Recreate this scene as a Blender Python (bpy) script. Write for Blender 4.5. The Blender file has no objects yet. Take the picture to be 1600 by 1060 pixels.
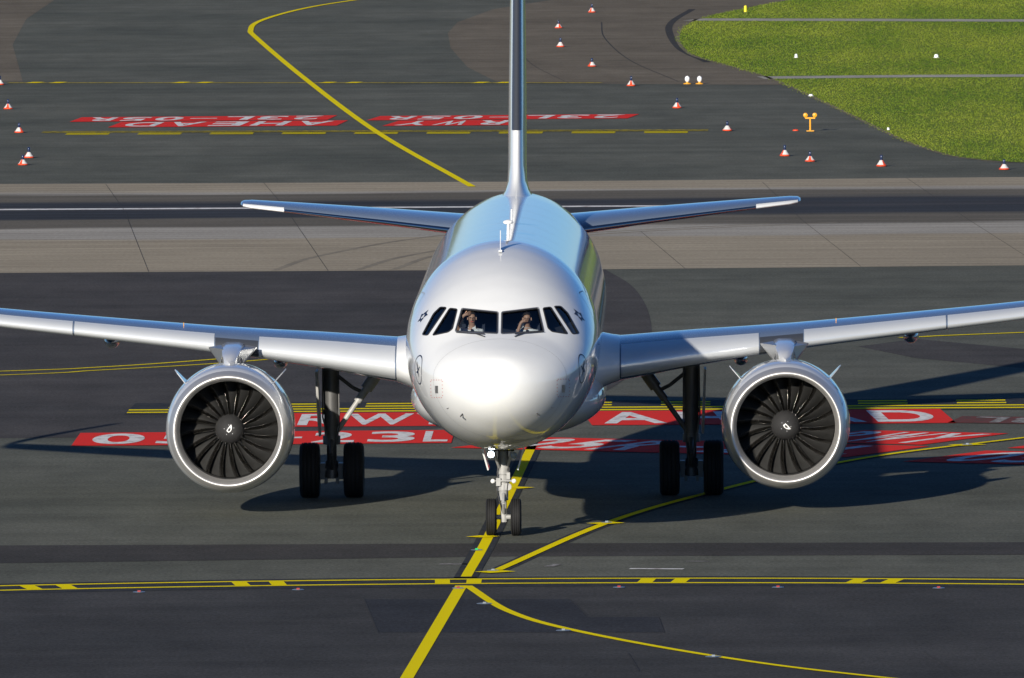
import bpy, bmesh, math, random
import numpy as np
from mathutils import Vector, Matrix
from mathutils.bvhtree import BVHTree

# ------------------------------------------------------------------ camera, sky, sun, exposure
S = bpy.context.scene
C = S.collection
R = math.radians
random.seed(5)
rng = np.random.default_rng(5)

cam = bpy.data.cameras.new('camera')
cam.sensor_width = 36.0
cam.lens = 23000 / 1600 * 36.0
cam.clip_start = 1.0
cam.clip_end = 20000
co = bpy.data.objects.new('camera', cam)
C.objects.link(co)
YAW, PIT, ROL = -0.01341, 0.05293, 0.00768
co.matrix_world = (Matrix.Translation((4.18307, -292.23182, 19.73823)) @ Matrix.Rotation(-YAW, 4, 'Z')
                   @ Matrix.Rotation(math.pi / 2 - PIT, 4, 'X') @ Matrix.Rotation(-ROL, 4, 'Z'))
S.camera = co

SUN_DIR = Vector((-1.25, -3.4, 1.0)).normalized()      # towards the sun: low, behind the camera on the left
W = bpy.data.worlds.new('World')
S.world = W
W.use_nodes = True
nt = W.node_tree
nt.nodes.clear()
sky = nt.nodes.new('ShaderNodeTexSky')
sky.sky_type = 'NISHITA'
sky.sun_disc = False
sky.sun_elevation = math.asin(SUN_DIR.z)
sky.sun_rotation = math.atan2(SUN_DIR.x, SUN_DIR.y)
sky.air_density = 0.65
sky.dust_density = 0.0
sky.ozone_density = 6.5
bg = nt.nodes.new('ShaderNodeBackground')
bg.inputs['Strength'].default_value = 0.066
wo = nt.nodes.new('ShaderNodeOutputWorld')
nt.links.new(sky.outputs[0], bg.inputs[0])
nt.links.new(bg.outputs[0], wo.inputs[0])
sl = bpy.data.lights.new('sun', 'SUN')
sl.energy = 4.7
sl.angle = R(0.55)
sl.color = (1.0, 0.93, 0.82)
so = bpy.data.objects.new('sun', sl)
C.objects.link(so)
so.rotation_euler = SUN_DIR.to_track_quat('Z', 'Y').to_euler()
S.view_settings.view_transform = 'Standard'
S.view_settings.look = 'None'
S.view_settings.exposure = 0.42
S.view_settings.gamma = 1.0
S.view_settings.use_curve_mapping = False

# ------------------------------------------------------------------ helpers
def tag(o, label=None, cat=None, group=None, kind=None):
    if label: o['label'] = label
    if cat: o['category'] = cat
    if group: o['group'] = group
    if kind: o['kind'] = kind
    return o

def empty(name, loc=(0, 0, 0)):
    o = bpy.data.objects.new(name, None)
    o.location = loc
    o.empty_display_size = 0.3
    C.objects.link(o)
    return o

def make_mesh(name, V, F, mats, smooth=True, mi=None, fix=False):
    me = bpy.data.meshes.new(name)
    me.from_pydata([tuple(map(float, v)) for v in V], [], [tuple(f) for f in F])
    for m in (mats if isinstance(mats, (list, tuple)) else [mats]):
        me.materials.append(m)
    if mi is not None:
        me.polygons.foreach_set('material_index', mi)
    if fix:
        b = bmesh.new(); b.from_mesh(me)
        bmesh.ops.recalc_face_normals(b, faces=b.faces[:])
        b.to_mesh(me); b.free()
    me.polygons.foreach_set('use_smooth', [smooth] * len(me.polygons))
    me.update()
    return me

def link(name, me, parent=None, loc=None):
    o = bpy.data.objects.new(name, me)
    C.objects.link(o)
    if parent: o.parent = parent
    if loc is not None: o.location = loc
    return o

def obj(name, V, F, mats, parent=None, smooth=True, mi=None, fix=False, loc=None):
    return link(name, make_mesh(name, V, F, mats, smooth, mi, fix), parent, loc)

class MB:
    """collects simple solids into one mesh"""
    def __init__(self): self.V = []; self.F = []; self.M = []; self.cur = 0
    def add(self, V, F):
        n = len(self.V)
        self.V += [tuple(v) for v in V]
        self.F += [tuple(i + n for i in f) for f in F]
        self.M += [self.cur] * len(F)
    def tube(self, p0, p1, r0, r1=None, n=14, cap=True):
        r1 = r0 if r1 is None else r1
        p0, p1 = Vector(p0), Vector(p1)
        d = (p1 - p0).normalized()
        a = d.orthogonal().normalized(); b = d.cross(a)
        V = []
        for p, r in ((p0, r0), (p1, r1)):
            for i in range(n):
                t = 2 * math.pi * i / n
                V.append(p + a * (r * math.cos(t)) + b * (r * math.sin(t)))
        F = [(i, (i + 1) % n, n + (i + 1) % n, n + i) for i in range(n)]
        if cap: F += [tuple(range(n))[::-1], tuple(range(n, 2 * n))]
        self.add(V, F)
    def path(self, pts, r, n=8):
        for a, b in zip(pts[:-1], pts[1:]): self.tube(a, b, r, r, n)
    def box(self, c, s, rot=None):
        V = []
        for x in (-.5, .5):
            for y in (-.5, .5):
                for z in (-.5, .5):
                    v = Vector((x * s[0], y * s[1], z * s[2]))
                    if rot is not None: v = rot @ v
                    V.append(v + Vector(c))
        self.add(V, [(0, 1, 3, 2), (4, 6, 7, 5), (0, 4, 5, 1), (2, 3, 7, 6), (0, 2, 6, 4), (1, 5, 7, 3)])
    def rev(self, prof, axis='Y', n=32, c=(0, 0, 0), close=False):
        """surface of revolution, prof = [(along, radius)]"""
        V = []
        for (h, r) in prof:
            for i in range(n):
                t = 2 * math.pi * i / n
                q = (r * math.cos(t), r * math.sin(t))
                v = {'Y': (q[0], h, q[1]), 'Z': (q[0], q[1], h), 'X': (h, q[0], q[1])}[axis]
                V.append((v[0] + c[0], v[1] + c[1], v[2] + c[2]))
        m = len(prof); F = []
        for j in range(m - 1 + (1 if close else 0)):
            k = (j + 1) % m
            for i in range(n):
                F.append((j * n + i, j * n + (i + 1) % n, k * n + (i + 1) % n, k * n + i))
        self.add(V, F)
    def plate(self, pts, th):
        """flat polygon given as 3D points, thickened along its normal"""
        P = [Vector(p) for p in pts]
        nrm = (P[1] - P[0]).cross(P[2] - P[0]).normalized() * th / 2
        n = len(P)
        V = [p + nrm for p in P] + [p - nrm for p in P]
        F = [tuple(range(n)), tuple(range(2 * n - 1, n - 1, -1))] + [(i, n + i, n + (i + 1) % n, (i + 1) % n) for i in range(n)]
        self.add(V, F)
    def build(self, name, mats, parent=None, smooth=False, loc=None, auto=None):
        o = obj(name, self.V, self.F, mats, parent, smooth, self.M, True, loc)
        if auto is not None: sharpen(o.data, auto)
        return o

def sharpen(me, ang=40):
    b = bmesh.new(); b.from_mesh(me)
    for f in b.faces: f.smooth = True
    for e in b.edges:
        if len(e.link_faces) == 2 and e.calc_face_angle(0) > R(ang): e.smooth = False
    b.to_mesh(me); b.free()

def copy_tree(o, parent=None):
    c = o.copy(); C.objects.link(c); c.parent = parent
    for ch in list(o.children): copy_tree(ch, c)
    return c

def pchip(xs, ys):
    xs = np.array(xs, float); ys = np.array(ys, float)
    h = np.diff(xs); d = np.diff(ys) / h
    m = np.zeros_like(ys)
    for i in range(1, len(xs) - 1):
        if d[i - 1] * d[i] > 0:
            w1 = 2 * h[i] + h[i - 1]; w2 = h[i] + 2 * h[i - 1]
            m[i] = (w1 + w2) / (w1 / d[i - 1] + w2 / d[i])
    m[0] = d[0]; m[-1] = d[-1]
    def f(x):
        x = np.clip(np.asarray(x, float), xs[0], xs[-1])
        i = np.clip(np.searchsorted(xs, x) - 1, 0, len(xs) - 2)
        t = (x - xs[i]) / h[i]
        return ((2 * t**3 - 3 * t**2 + 1) * ys[i] + (t**3 - 2 * t**2 + t) * h[i] * m[i]
                + (-2 * t**3 + 3 * t**2) * ys[i + 1] + (t**3 - t**2) * h[i] * m[i + 1])
    return f

def smooth_path(P, n=10):
    P = [np.array(p, float) for p in P]
    Q = [2 * P[0] - P[1]] + P + [2 * P[-1] - P[-2]]
    out = []
    for i in range(1, len(Q) - 2):
        for k in range(n):
            t = k / n
            out.append(.5 * (2 * Q[i] + (Q[i + 1] - Q[i - 1]) * t + (2 * Q[i - 1] - 5 * Q[i] + 4 * Q[i + 1] - Q[i + 2]) * t**2
                             + (3 * Q[i] - Q[i - 1] - 3 * Q[i + 1] + Q[i + 2]) * t**3))
    out.append(P[-1])
    return out

# ------------------------------------------------------------------ materials
def new_mat(name):
    m = bpy.data.materials.new(name); m.use_nodes = True
    return m, m.node_tree, m.node_tree.nodes['Principled BSDF']

def setp(b, **k):
    for n, v in k.items():
        b.inputs[n.replace('_', ' ')].default_value = v

def simple(name, col, rough=.5, metal=0, coat=0, coat_r=.05, spec=.5, var=0.0, vscale=3.0, bump=0.0, bscale=40., rvar=0.0):
    m, t, b = new_mat(name)
    setp(b, Base_Color=(*col, 1), Roughness=rough, Metallic=metal)
    b.inputs['Specular IOR Level'].default_value = spec
    b.inputs['Coat Weight'].default_value = coat
    b.inputs['Coat Roughness'].default_value = coat_r
    tc = t.nodes.new('ShaderNodeTexCoord')
    if var or rvar:
        n = t.nodes.new('ShaderNodeTexNoise'); n.inputs['Scale'].default_value = vscale; n.inputs['Detail'].default_value = 6
        t.links.new(tc.outputs['Object'], n.inputs['Vector'])
        if var:
            mx = t.nodes.new('ShaderNodeMix'); mx.data_type = 'RGBA'
            mx.inputs[6].default_value = (*[c * (1 - var) for c in col], 1)
            mx.inputs[7].default_value = (*[min(1, c * (1 + var)) for c in col], 1)
            t.links.new(n.outputs['Fac'], mx.inputs[0]); t.links.new(mx.outputs[2], b.inputs['Base Color'])
        if rvar:
            mr = t.nodes.new('ShaderNodeMapRange')
            mr.inputs['To Min'].default_value = max(0, rough - rvar); mr.inputs['To Max'].default_value = rough + rvar
            t.links.new(n.outputs['Fac'], mr.inputs[0]); t.links.new(mr.outputs[0], b.inputs['Roughness'])
    if bump:
        n2 = t.nodes.new('ShaderNodeTexNoise'); n2.inputs['Scale'].default_value = bscale; n2.inputs['Detail'].default_value = 4
        t.links.new(tc.outputs['Object'], n2.inputs['Vector'])
        bp = t.nodes.new('ShaderNodeBump'); bp.inputs['Strength'].default_value = bump; bp.inputs['Distance'].default_value = .02
        t.links.new(n2.outputs['Fac'], bp.inputs['Height']); t.links.new(bp.outputs[0], b.inputs['Normal'])
    return m

def ground_mat(name, c1, c2, streak=0.17, grain=0.36, rough=.95, spec=.04):
    """weathered asphalt: broad patches, long tyre-wear streaks across the picture, fine aggregate"""
    m, t, b = new_mat(name)
    N = t.nodes; L = t.links
    tc = N.new('ShaderNodeTexCoord')
    def noise(scale, det, sx=1, sy=1, rough_=.6):
        mp = N.new('ShaderNodeMapping'); mp.inputs['Scale'].default_value = (sx, sy, 1)
        L.new(tc.outputs['Object'], mp.inputs[0])
        n = N.new('ShaderNodeTexNoise'); n.inputs['Scale'].default_value = scale; n.inputs['Detail'].default_value = det
        n.inputs['Roughness'].default_value = rough_
        L.new(mp.outputs[0], n.inputs['Vector'])
        return n
    big = noise(.09, 6)
    st = noise(1.0, 6, .05, .5)
    fine = noise(14, 3, 1, .35, .8)
    mx = N.new('ShaderNodeMix'); mx.data_type = 'RGBA'
    mx.inputs[6].default_value = (*c1, 1); mx.inputs[7].default_value = (*c2, 1)
    rmp = N.new('ShaderNodeMapRange'); rmp.inputs['From Min'].default_value = .3; rmp.inputs['From Max'].default_value = .7
    L.new(big.outputs['Fac'], rmp.inputs[0]); L.new(rmp.outputs[0], mx.inputs[0])
    last = mx.outputs[2]
    med = noise(.55, 8, 1, .35, .7)
    for n, amt in ((st, streak), (med, .22), (fine, grain)):
        r = N.new('ShaderNodeMapRange'); r.inputs['From Min'].default_value = .25; r.inputs['From Max'].default_value = .75
        r.inputs['To Min'].default_value = 1 - amt; r.inputs['To Max'].default_value = 1 + amt
        L.new(n.outputs['Fac'], r.inputs[0])
        v = N.new('ShaderNodeVectorMath'); v.operation = 'SCALE'
        L.new(last, v.inputs[0]); L.new(r.outputs[0], v.inputs['Scale'])
        last = v.outputs[0]
    L.new(last, b.inputs['Base Color'])
    b.inputs['Roughness'].default_value = rough
    b.inputs['Specular IOR Level'].default_value = spec
    bp = N.new('ShaderNodeBump'); bp.inputs['Strength'].default_value = .25; bp.inputs['Distance'].default_value = .01
    L.new(fine.outputs['Fac'], bp.inputs['Height']); L.new(bp.outputs[0], b.inputs['Normal'])
    return m

def worn_paint(name, col, under, wear=.45, scale=2.0):
    """road paint with worn patches where the asphalt shows"""
    m, t, b = new_mat(name)
    N = t.nodes; L = t.links
    tc = N.new('ShaderNodeTexCoord')
    mp = N.new('ShaderNodeMapping'); mp.inputs['Scale'].default_value = (1, .5, 1)
    L.new(tc.outputs['Object'], mp.inputs[0])
    n = N.new('ShaderNodeTexNoise'); n.inputs['Scale'].default_value = scale; n.inputs['Detail'].default_value = 9; n.inputs['Roughness'].default_value = .72
    L.new(mp.outputs[0], n.inputs['Vector'])
    r = N.new('ShaderNodeMapRange'); r.inputs['From Min'].default_value = wear - .12; r.inputs['From Max'].default_value = wear + .12
    L.new(n.outputs['Fac'], r.inputs[0])
    mx = N.new('ShaderNodeMix'); mx.data_type = 'RGBA'
    mx.inputs[6].default_value = (*under, 1); mx.inputs[7].default_value = (*col, 1)
    L.new(r.outputs[0], mx.inputs[0]); L.new(mx.outputs[2], b.inputs['Base Color'])
    setp(b, Roughness=.9); b.inputs['Specular IOR Level'].default_value = .03
    return m

M = {}
M['asphalt'] = ground_mat('grey_green_asphalt', (0.0986, 0.1042, 0.0874), (0.1456, 0.1478, 0.1232))
M['asphalt_brown'] = ground_mat('brown_asphalt', (0.0657, 0.0636, 0.0625), (0.0912, 0.0848, 0.0816))
M['asphalt_dark'] = ground_mat('dark_asphalt', (0.0525, 0.0536, 0.0546), (0.0777, 0.0766, 0.0766))
M['asphalt_band'] = ground_mat('dark_band_asphalt', (.054, .053, .051), (.072, .068, .065), streak=.15)
M['asphalt_patch'] = ground_mat('patch_asphalt', (.040, .043, .050), (.050, .052, .058), streak=.1)
M['shoulder'] = ground_mat('shoulder_asphalt', (.150, .128, .096), (.200, .172, .130))
M['concrete_path'] = ground_mat('concrete_path', (.36, .345, .30), (.44, .42, .37))
M['verge'] = ground_mat('bare_verge', (.16, .14, .10), (.23, .20, .14))
M['joint'] = simple('joint_seal', (.045, .044, .043), .8, spec=.1)
M['yellow'] = worn_paint('yellow_paint', (.92, .74, .003), (.26, .21, .03), .25)
M['yellow_worn'] = worn_paint('worn_yellow_paint', (.58, .46, .03), (.13, .12, .08), .47, 5)
M['red'] = worn_paint('red_paint', (.80, .042, .034), (.34, .08, .065), .31)
M['red_worn'] = worn_paint('faded_red_paint', (.17, .06, .055), (.08, .075, .07), .45, 4)
M['white_mark'] = worn_paint('white_road_paint', (.80, .80, .78), (.34, .27, .26), .41, 3)
M['white_worn'] = worn_paint('faded_white_paint', (.36, .35, .34), (.1, .09, .085), .48, 5)
M['black_mark'] = worn_paint('black_backing_paint', (.040, .044, .052), (.066, .067, .066), .45, 3)
M['white'] = simple('white_aircraft_paint', (.745, .755, .75), .50, coat=1, coat_r=.05, spec=.2, var=.05, vscale=2.5)
M['navy'] = simple('navy_fin_paint', (.010, .018, .060), .30, coat=1, coat_r=.04)
M['mirror'] = simple('polished_leading_edge', (.55, .54, .53), .10, 1)
M['lip'] = simple('bare_metal_lip', (.76, .745, .72), .52, .9, var=.05, vscale=2)
M['slat'] = simple('bare_aluminium_slat', (.79, .82, .84), .30, .45, var=.04, vscale=2)
M['wing'] = simple('grey_wing_paint', (.14, .18, .25), .26, coat=1, coat_r=.05, var=.05, vscale=.8)
M['cowl'] = simple('nacelle_paint', (.58, .59, .60), .30, coat=1, coat_r=.05, var=.04, vscale=1.5)
M['dark_panel'] = simple('dark_grey_panel', (.05, .055, .065), .35, coat=.4)
M['duct'] = simple('inlet_liner', (.035, .035, .036), .55, var=.2, vscale=8)
M['blade'] = simple('fan_blade_carbon', (.12, .12, .118), .28, .8, var=.2, vscale=6)
M['blade_edge'] = simple('titanium_edge', (.50, .48, .45), .25, 1)
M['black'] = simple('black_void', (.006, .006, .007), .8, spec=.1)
M['spinner'] = simple('spinner_grey', (.035, .035, .036), .42)
M['white_flat'] = simple('white_mark_paint', (.82, .82, .8), .5)
M['tyre'] = simple('tyre_rubber', (.018, .018, .019), .75, spec=.25, var=.25, vscale=9)
M['gear_dark'] = simple('grey_gear_steel', (.10, .10, .10), .45, .4, var=.2, vscale=6)
M['gear_white'] = simple('white_gear_paint', (.34, .34, .33), .45, var=.35, vscale=7)
M['chrome'] = simple('chrome', (.8, .8, .8), .12, 1)
M['rim'] = simple('wheel_rim', (.62, .62, .6), .4, .3)
M['seal'] = simple('window_seal', (.03, .03, .032), .5)
M['steel'] = simple('window_frame_steel', (.45, .45, .45), .35, .8)
M['interior'] = simple('cockpit_interior', (.012, .014, .018), .8, spec=.1)
M['seat'] = simple('seat_fabric', (.03, .035, .05), .9, spec=.1)
M['ink'] = simple('navy_marking', (.012, .02, .05), .5)
M['line_grey'] = simple('panel_line', (.30, .31, .32), .5)
M['red_ink'] = simple('red_marking', (.5, .03, .03), .5)
M['skin'] = simple('skin', (.36, .20, .13), .55)
M['shirt'] = simple('white_shirt', (.6, .6, .58), .8, spec=.2)
M['cloth_dark'] = simple('dark_cloth', (.012, .013, .018), .85, spec=.2)
M['hair'] = simple('dark_hair', (.02, .014, .01), .6)
M['orange'] = simple('orange_red_plastic', (.72, .07, .02), .5, var=.1, vscale=12)
M['cone_white'] = simple('white_plastic', (.58, .57, .55), .5, var=.15, vscale=12)
M['lamp_navy'] = simple('navy_lamp', (.012, .022, .07), .2, coat=.5)
M['amber'] = simple('amber_paint', (.72, .33, .01), .45, var=.1, vscale=10)
M['yellow_plastic'] = simple('yellow_plastic', (.72, .62, .02), .5, var=.1, vscale=10)
M['glass_white'] = simple('frosted_lamp', (.8, .8, .8), .2, coat=.5)
M['lens_dark'] = simple('lamp_lens', (.25, .28, .3), .08, spec=.8)
M['lens_red'] = simple('red_lens', (.35, .03, .02), .3)
M['lens_green'] = simple('green_lens', (.02, .5, .12), .15)
M['fitting'] = simple('light_fitting_steel', (.30, .36, .42), .35, .7)

def glass_mat():
    m, t, b = new_mat('cockpit_glass')
    t.nodes.remove(b)
    out = t.nodes['Material Output']
    tr = t.nodes.new('ShaderNodeBsdfTransparent'); tr.inputs[0].default_value = (.74, .79, .82, 1)
    gl = t.nodes.new('ShaderNodeBsdfGlossy'); gl.inputs['Roughness'].default_value = .015
    lw = t.nodes.new('ShaderNodeLayerWeight'); lw.inputs[0].default_value = .5
    pw = t.nodes.new('ShaderNodeMath'); pw.operation = 'POWER'; pw.inputs[1].default_value = 4.0
    fr = t.nodes.new('ShaderNodeMath'); fr.operation = 'MULTIPLY_ADD'; fr.inputs[1].default_value = .92; fr.inputs[2].default_value = .07
    t.links.new(lw.outputs['Facing'], pw.inputs[0]); t.links.new(pw.outputs[0], fr.inputs[0])
    mx = t.nodes.new('ShaderNodeMixShader')
    t.links.new(fr.outputs[0], mx.inputs[0]); t.links.new(tr.outputs[0], mx.inputs[1]); t.links.new(gl.outputs[0], mx.inputs[2])
    t.links.new(mx.outputs[0], out.inputs[0])
    return m
M['glass'] = glass_mat()

def lamp_mat(name, strength):
    m, t, b = new_mat(name)
    setp(b, Base_Color=(.9, .95, 1, 1)); b.inputs['Emission Color'].default_value = (.80, .92, 1, 1)
    b.inputs['Emission Strength'].default_value = strength
    return m
M['lit'] = lamp_mat('lit_taxi_light', 14)

def runway_mat():
    """light runway surface; dark tyre rubber laid down on both sides of the centre line"""
    m, t, b = new_mat('runway_surface')
    N = t.nodes; L = t.links
    tc = N.new('ShaderNodeTexCoord')
    sep = N.new('ShaderNodeSeparateXYZ'); L.new(tc.outputs['Object'], sep.inputs[0])
    wn = N.new('ShaderNodeTexNoise'); wn.inputs['Scale'].default_value = 1.0; wn.inputs['Detail'].default_value = 4
    mp = N.new('ShaderNodeMapping'); mp.inputs['Scale'].default_value = (.06, .25, 1)
    L.new(tc.outputs['Object'], mp.inputs[0]); L.new(mp.outputs[0], wn.inputs['Vector'])
    w = N.new('ShaderNodeMath'); w.operation = 'MULTIPLY_ADD'; w.inputs[1].default_value = 6.0
    L.new(wn.outputs['Fac'], w.inputs[0]); L.new(sep.outputs['Y'], w.inputs[2])
    sub = N.new('ShaderNodeMapRange'); sub.inputs['From Min'].default_value = 120.0; sub.inputs['From Max'].default_value = 178.5
    L.new(w.outputs[0], sub.inputs[0])
    cr = N.new('ShaderNodeValToRGB')
    beige = (.36, .31, .23, 1); light = (.37, .345, .30, 1); rub = (.050, .054, .062, 1); mid = (.15, .136, .112, 1)
    el = cr.color_ramp.elements
    pts = [(117, beige), (136.2, beige), (137.2, light), (143.2, light), (144.2, mid), (149.5, mid), (151, rub), (155.2, rub),
           (156.4, (.07, .07, .075, 1)), (158.2, rub), (160.6, rub), (163, mid), (166.5, mid), (168, light), (170, beige), (175.5, beige)]
    el[0].position = 0; el[0].color = beige; el[1].position = 1; el[1].color = beige
    for y, c in pts[1:-1]:
        e = el.new((y - 117) / 58.5); e.color = c
    L.new(sub.outputs[0], cr.inputs[0])
    last = cr.outputs[0]
    for sc, sx, sy, amt, det in ((1.0, .02, 2.2, .42, 7), (.12, 1, 1, .16, 6), (9, 1, .4, .18, 3)):
        mp2 = N.new('ShaderNodeMapping'); mp2.inputs['Scale'].default_value = (sx, sy, 1)
        L.new(tc.outputs['Object'], mp2.inputs[0])
        n = N.new('ShaderNodeTexNoise'); n.inputs['Scale'].default_value = sc; n.inputs['Detail'].default_value = det; n.inputs['Roughness'].default_value = .7
        L.new(mp2.outputs[0], n.inputs['Vector'])
        r = N.new('ShaderNodeMapRange'); r.inputs['From Min'].default_value = .25; r.inputs['From Max'].default_value = .75
        r.inputs['To Min'].default_value = 1 - amt; r.inputs['To Max'].default_value = 1 + amt
        L.new(n.outputs['Fac'], r.inputs[0])
        v = N.new('ShaderNodeVectorMath'); v.operation = 'SCALE'
        L.new(last, v.inputs[0]); L.new(r.outputs[0], v.inputs['Scale']); last = v.outputs[0]
    L.new(last, b.inputs['Base Color'])
    setp(b, Roughness=.95); b.inputs['Specular IOR Level'].default_value = .04
    return m
M['runway'] = runway_mat()

def grass_mat(name, c1, c2, c3):
    m, t, b = new_mat(name)
    N = t.nodes; L = t.links
    tc = N.new('ShaderNodeTexCoord')
    def noise(s, d, sx=1., sy=1.):
        mp = N.new('ShaderNodeMapping'); mp.inputs['Scale'].default_value = (sx, sy, 1)
        L.new(tc.outputs['Object'], mp.inputs[0])
        n = N.new('ShaderNodeTexNoise'); n.inputs['Scale'].default_value = s; n.inputs['Detail'].default_value = d
        L.new(mp.outputs[0], n.inputs['Vector']); return n
    a = noise(.35, 7, .7, .10); c = noise(3.5, 5, 1, .4)
    m1 = N.new('ShaderNodeMix'); m1.data_type = 'RGBA'; m1.inputs[6].default_value = (*c1, 1); m1.inputs[7].default_value = (*c2, 1)
    r = N.new('ShaderNodeMapRange'); r.inputs['From Min'].default_value = .35; r.inputs['From Max'].default_value = .65
    L.new(a.outputs['Fac'], r.inputs[0]); L.new(r.outputs[0], m1.inputs[0])
    m2 = N.new('ShaderNodeMix'); m2.data_type = 'RGBA'; m2.inputs[7].default_value = (*c3, 1)
    r2 = N.new('ShaderNodeMapRange'); r2.inputs['From Min'].default_value = .5; r2.inputs['From Max'].default_value = .8
    L.new(c.outputs['Fac'], r2.inputs[0]); L.new(r2.outputs[0], m2.inputs[0]); L.new(m1.outputs[2], m2.inputs[6])
    L.new(m2.outputs[2], b.inputs['Base Color'])
    setp(b, Roughness=.9); b.inputs['Specular IOR Level'].default_value = .1
    return m
M['grass'] = grass_mat('meadow_grass', (.088, .152, .014), (.180, .228, .026), (.235, .242, .050))

# ------------------------------------------------------------------ the setting
def sheet(name, pts, z, m, parent=None, kind=None, step=None):
    o = obj(name, [(x, y, z) for x, y in pts], [tuple(range(len(pts)))], m, parent, False)
    if o.data.polygons[0].normal.z < 0: o.data.flip_normals()
    if kind: o['kind'] = kind
    return o

sheet('terrain', [(-9000, -9000), (9000, -9000), (9000, 9000), (-9000, 9000)], -.03, M['grass'], kind='structure')
taxi = sheet('taxiway', [(-140, -420), (90, -420), (90, 440), (-140, 440)], 0, M['asphalt'], kind='structure')
rw = sheet('runway', [(-1500, 110.0), (-15.5, 116.9), (1.4, 116.6), (13, 117.1), (1500, 125), (1500, 190), (14.2, 175.4), (-2, 174.6), (-18.3, 175.6), (-1500, 182)], .004, M['runway'], kind='structure')

edge = [(1.3, 116.55), (2.05, 107.85), (2.49, 97.5), (2.7, 86.05), (2.67, 76.8), (2.3, 64), (1.2, 52.5), (-1, 44), (-4, 39.5)]
sheet('brown_pavement', [(-140, 116.3)] + [(-15.5, 116.85)] + [tuple(q) for q in smooth_path(edge, 5)] + [(-140, 38.6)], .004, M['asphalt_brown'], taxi)
sheet('dark_pavement', [(-140, -9.75), (-9.7, -9.15), (.3, -8.75), (10.2, -10.6), (90, -18), (90, -419), (-140, -419)], .004, M['asphalt_dark'], taxi)
sheet('dark_band', [(-140, 3.3), (-10, 3.1), (.2, 2.7), (10.5, 2.0), (90, -.6), (90, -4.5), (10.5, -1.7), (.2, -1.2), (-10, -2.2), (-140, -3)], .004, M['asphalt_band'], taxi)
sheet('tar_patch', [(-2.4, -12.97), (1.5, -13.34), (1.88, -18.11), (3.2, -18.23), (3.31, -22.17), (-1.96, -21.69)], .008, M['asphalt_patch'], taxi)
sheet('brown_wedge', [(7.9, 75.6), (9.4, 79.0), (14, 70), (30, 40), (29, 33), (13.5, 62), (9.26, 70.05)], .004, M['asphalt_brown'], taxi)
sh_r = [(-6.63, 322), (-6.47, 336.4), (-5.21, 354), (-3.09, 365.6), (0, 378), (8, 400), (30, 438), (42, 438), (42, 258), (6.45, 258.9), (-3.67, 262.9), (-5.16, 280.7), (-6.2, 303.4)]
sheet('shoulder_pavement', sh_r, .004, M['shoulder'], taxi)
sh_l = [(-25.3, 372.8), (-25.3, 345), (-24.3, 311), (-22.6, 280.8), (-21.9, 268), (-80, 269), (-130, 300), (-130, 438), (-22, 438), (-24, 400)]
sheet('shoulder_pavement', sh_l, .004, M['shoulder'], taxi)

GRASS = [(900, 184), (20, 185), (14.5, 186.3), (12.9, 189.5), (12.1, 192.9), (11.3, 200), (10.6, 208.2), (8.6, 238), (6.5, 266.5), (4.5, 284), (3.5, 293.7),
         (3.0, 310), (3.1, 325.7), (3.6, 336), (4.3, 342.7), (6.5, 357), (9, 370), (15, 392), (40, 436), (900, 900)]
gf = sheet('grass_field', GRASS, .008, M['grass'], kind='structure')
kerb = [(20, 185), (14.5, 186.3), (12.9, 189.5), (12.1, 192.9), (11.3, 200), (10.6, 208.2), (8.6, 238), (6.5, 266.5), (4.5, 284), (3.5, 293.7), (3.0, 310), (3.1, 325.7), (3.6, 336), (4.3, 342.7)]

def strip(name, P, w, z, m, parent, n=8, smooth=True, caps=None):
    Q = smooth_path(P, n) if smooth and len(P) > 2 else [np.array(p, float) for p in P]
    V = []; F = []
    for i, q in enumerate(Q):
        d = Q[min(i + 1, len(Q) - 1)] - Q[max(i - 1, 0)]
        d = d / np.linalg.norm(d); nn = np.array([-d[1], d[0]])
        ww = w if not callable(w) else w(i / (len(Q) - 1))
        for s in (1, -1):
            V.append((*(q + nn * s * ww / 2), z))
    for i in range(len(Q) - 1): F.append((2 * i, 2 * i + 1, 2 * i + 3, 2 * i + 2))
    o = obj(name, V, F, m, parent, False)
    return o

strip('grass_verge', kerb, .16, .012, M['verge'], gf, 6)
strip('drain_path', [(6.2, 266.4), (12, 267), (60, 262)], 2.6, .012, M['concrete_path'], gf, smooth=False)
strip('drain_path', [(3.6, 337.5), (10, 335.5), (60, 318)], 3.0, .012, M['concrete_path'], gf, smooth=False)
strip('tar_seam', [(3.55, 352), (2.75, 336), (2.6, 322), (3.1, 300), (4.2, 284)], .30, .008, M['asphalt_band'], taxi)

# joints and sealed cracks
for P in ([(-14.96, 175), (-13.59, 155.5), (-11.41, 117)], [(-9.94, 175.1), (-8.75, 157), (-6.4, 116.7)], [(2.2, 139.4), (3.52, 116.7)],
          [(5.9, 173), (6.97, 146.2), (8.42, 117.1)], [(10.5, 175), (11.9, 146), (13.4, 117.2)]):
    strip('expansion_joint', P, .016, .009, M['joint'], rw, smooth=False)
strip('sealed_crack', [(-.31, 335), (-.03, 314), (1.16, 286.7), (3.09, 263)], .045, .009, M['joint'], taxi)
strip('sealed_crack', [(-3.4, 300), (-2.6, 282), (-1.2, 264)], .03, .009, M['joint'], taxi)
for a, b_ in (((-2.42, -12.9), (-1.95, -21.8)), ((1.5, -13.3), (1.9, -18.2)), ((3.2, -18.2), (3.32, -22.2)), ((2.68, -27.2), (2.9, -31.5)), ((8.0, -27.3), (8.6, -33))):
    strip('sealed_crack', [a, b_], .025, .012, M['joint'], taxi, smooth=False)
strip('sealed_crack', [(-9.6, -19), (-5, -18.2), (-2.2, -17.4)], .02, .012, M['joint'], taxi)
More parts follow.
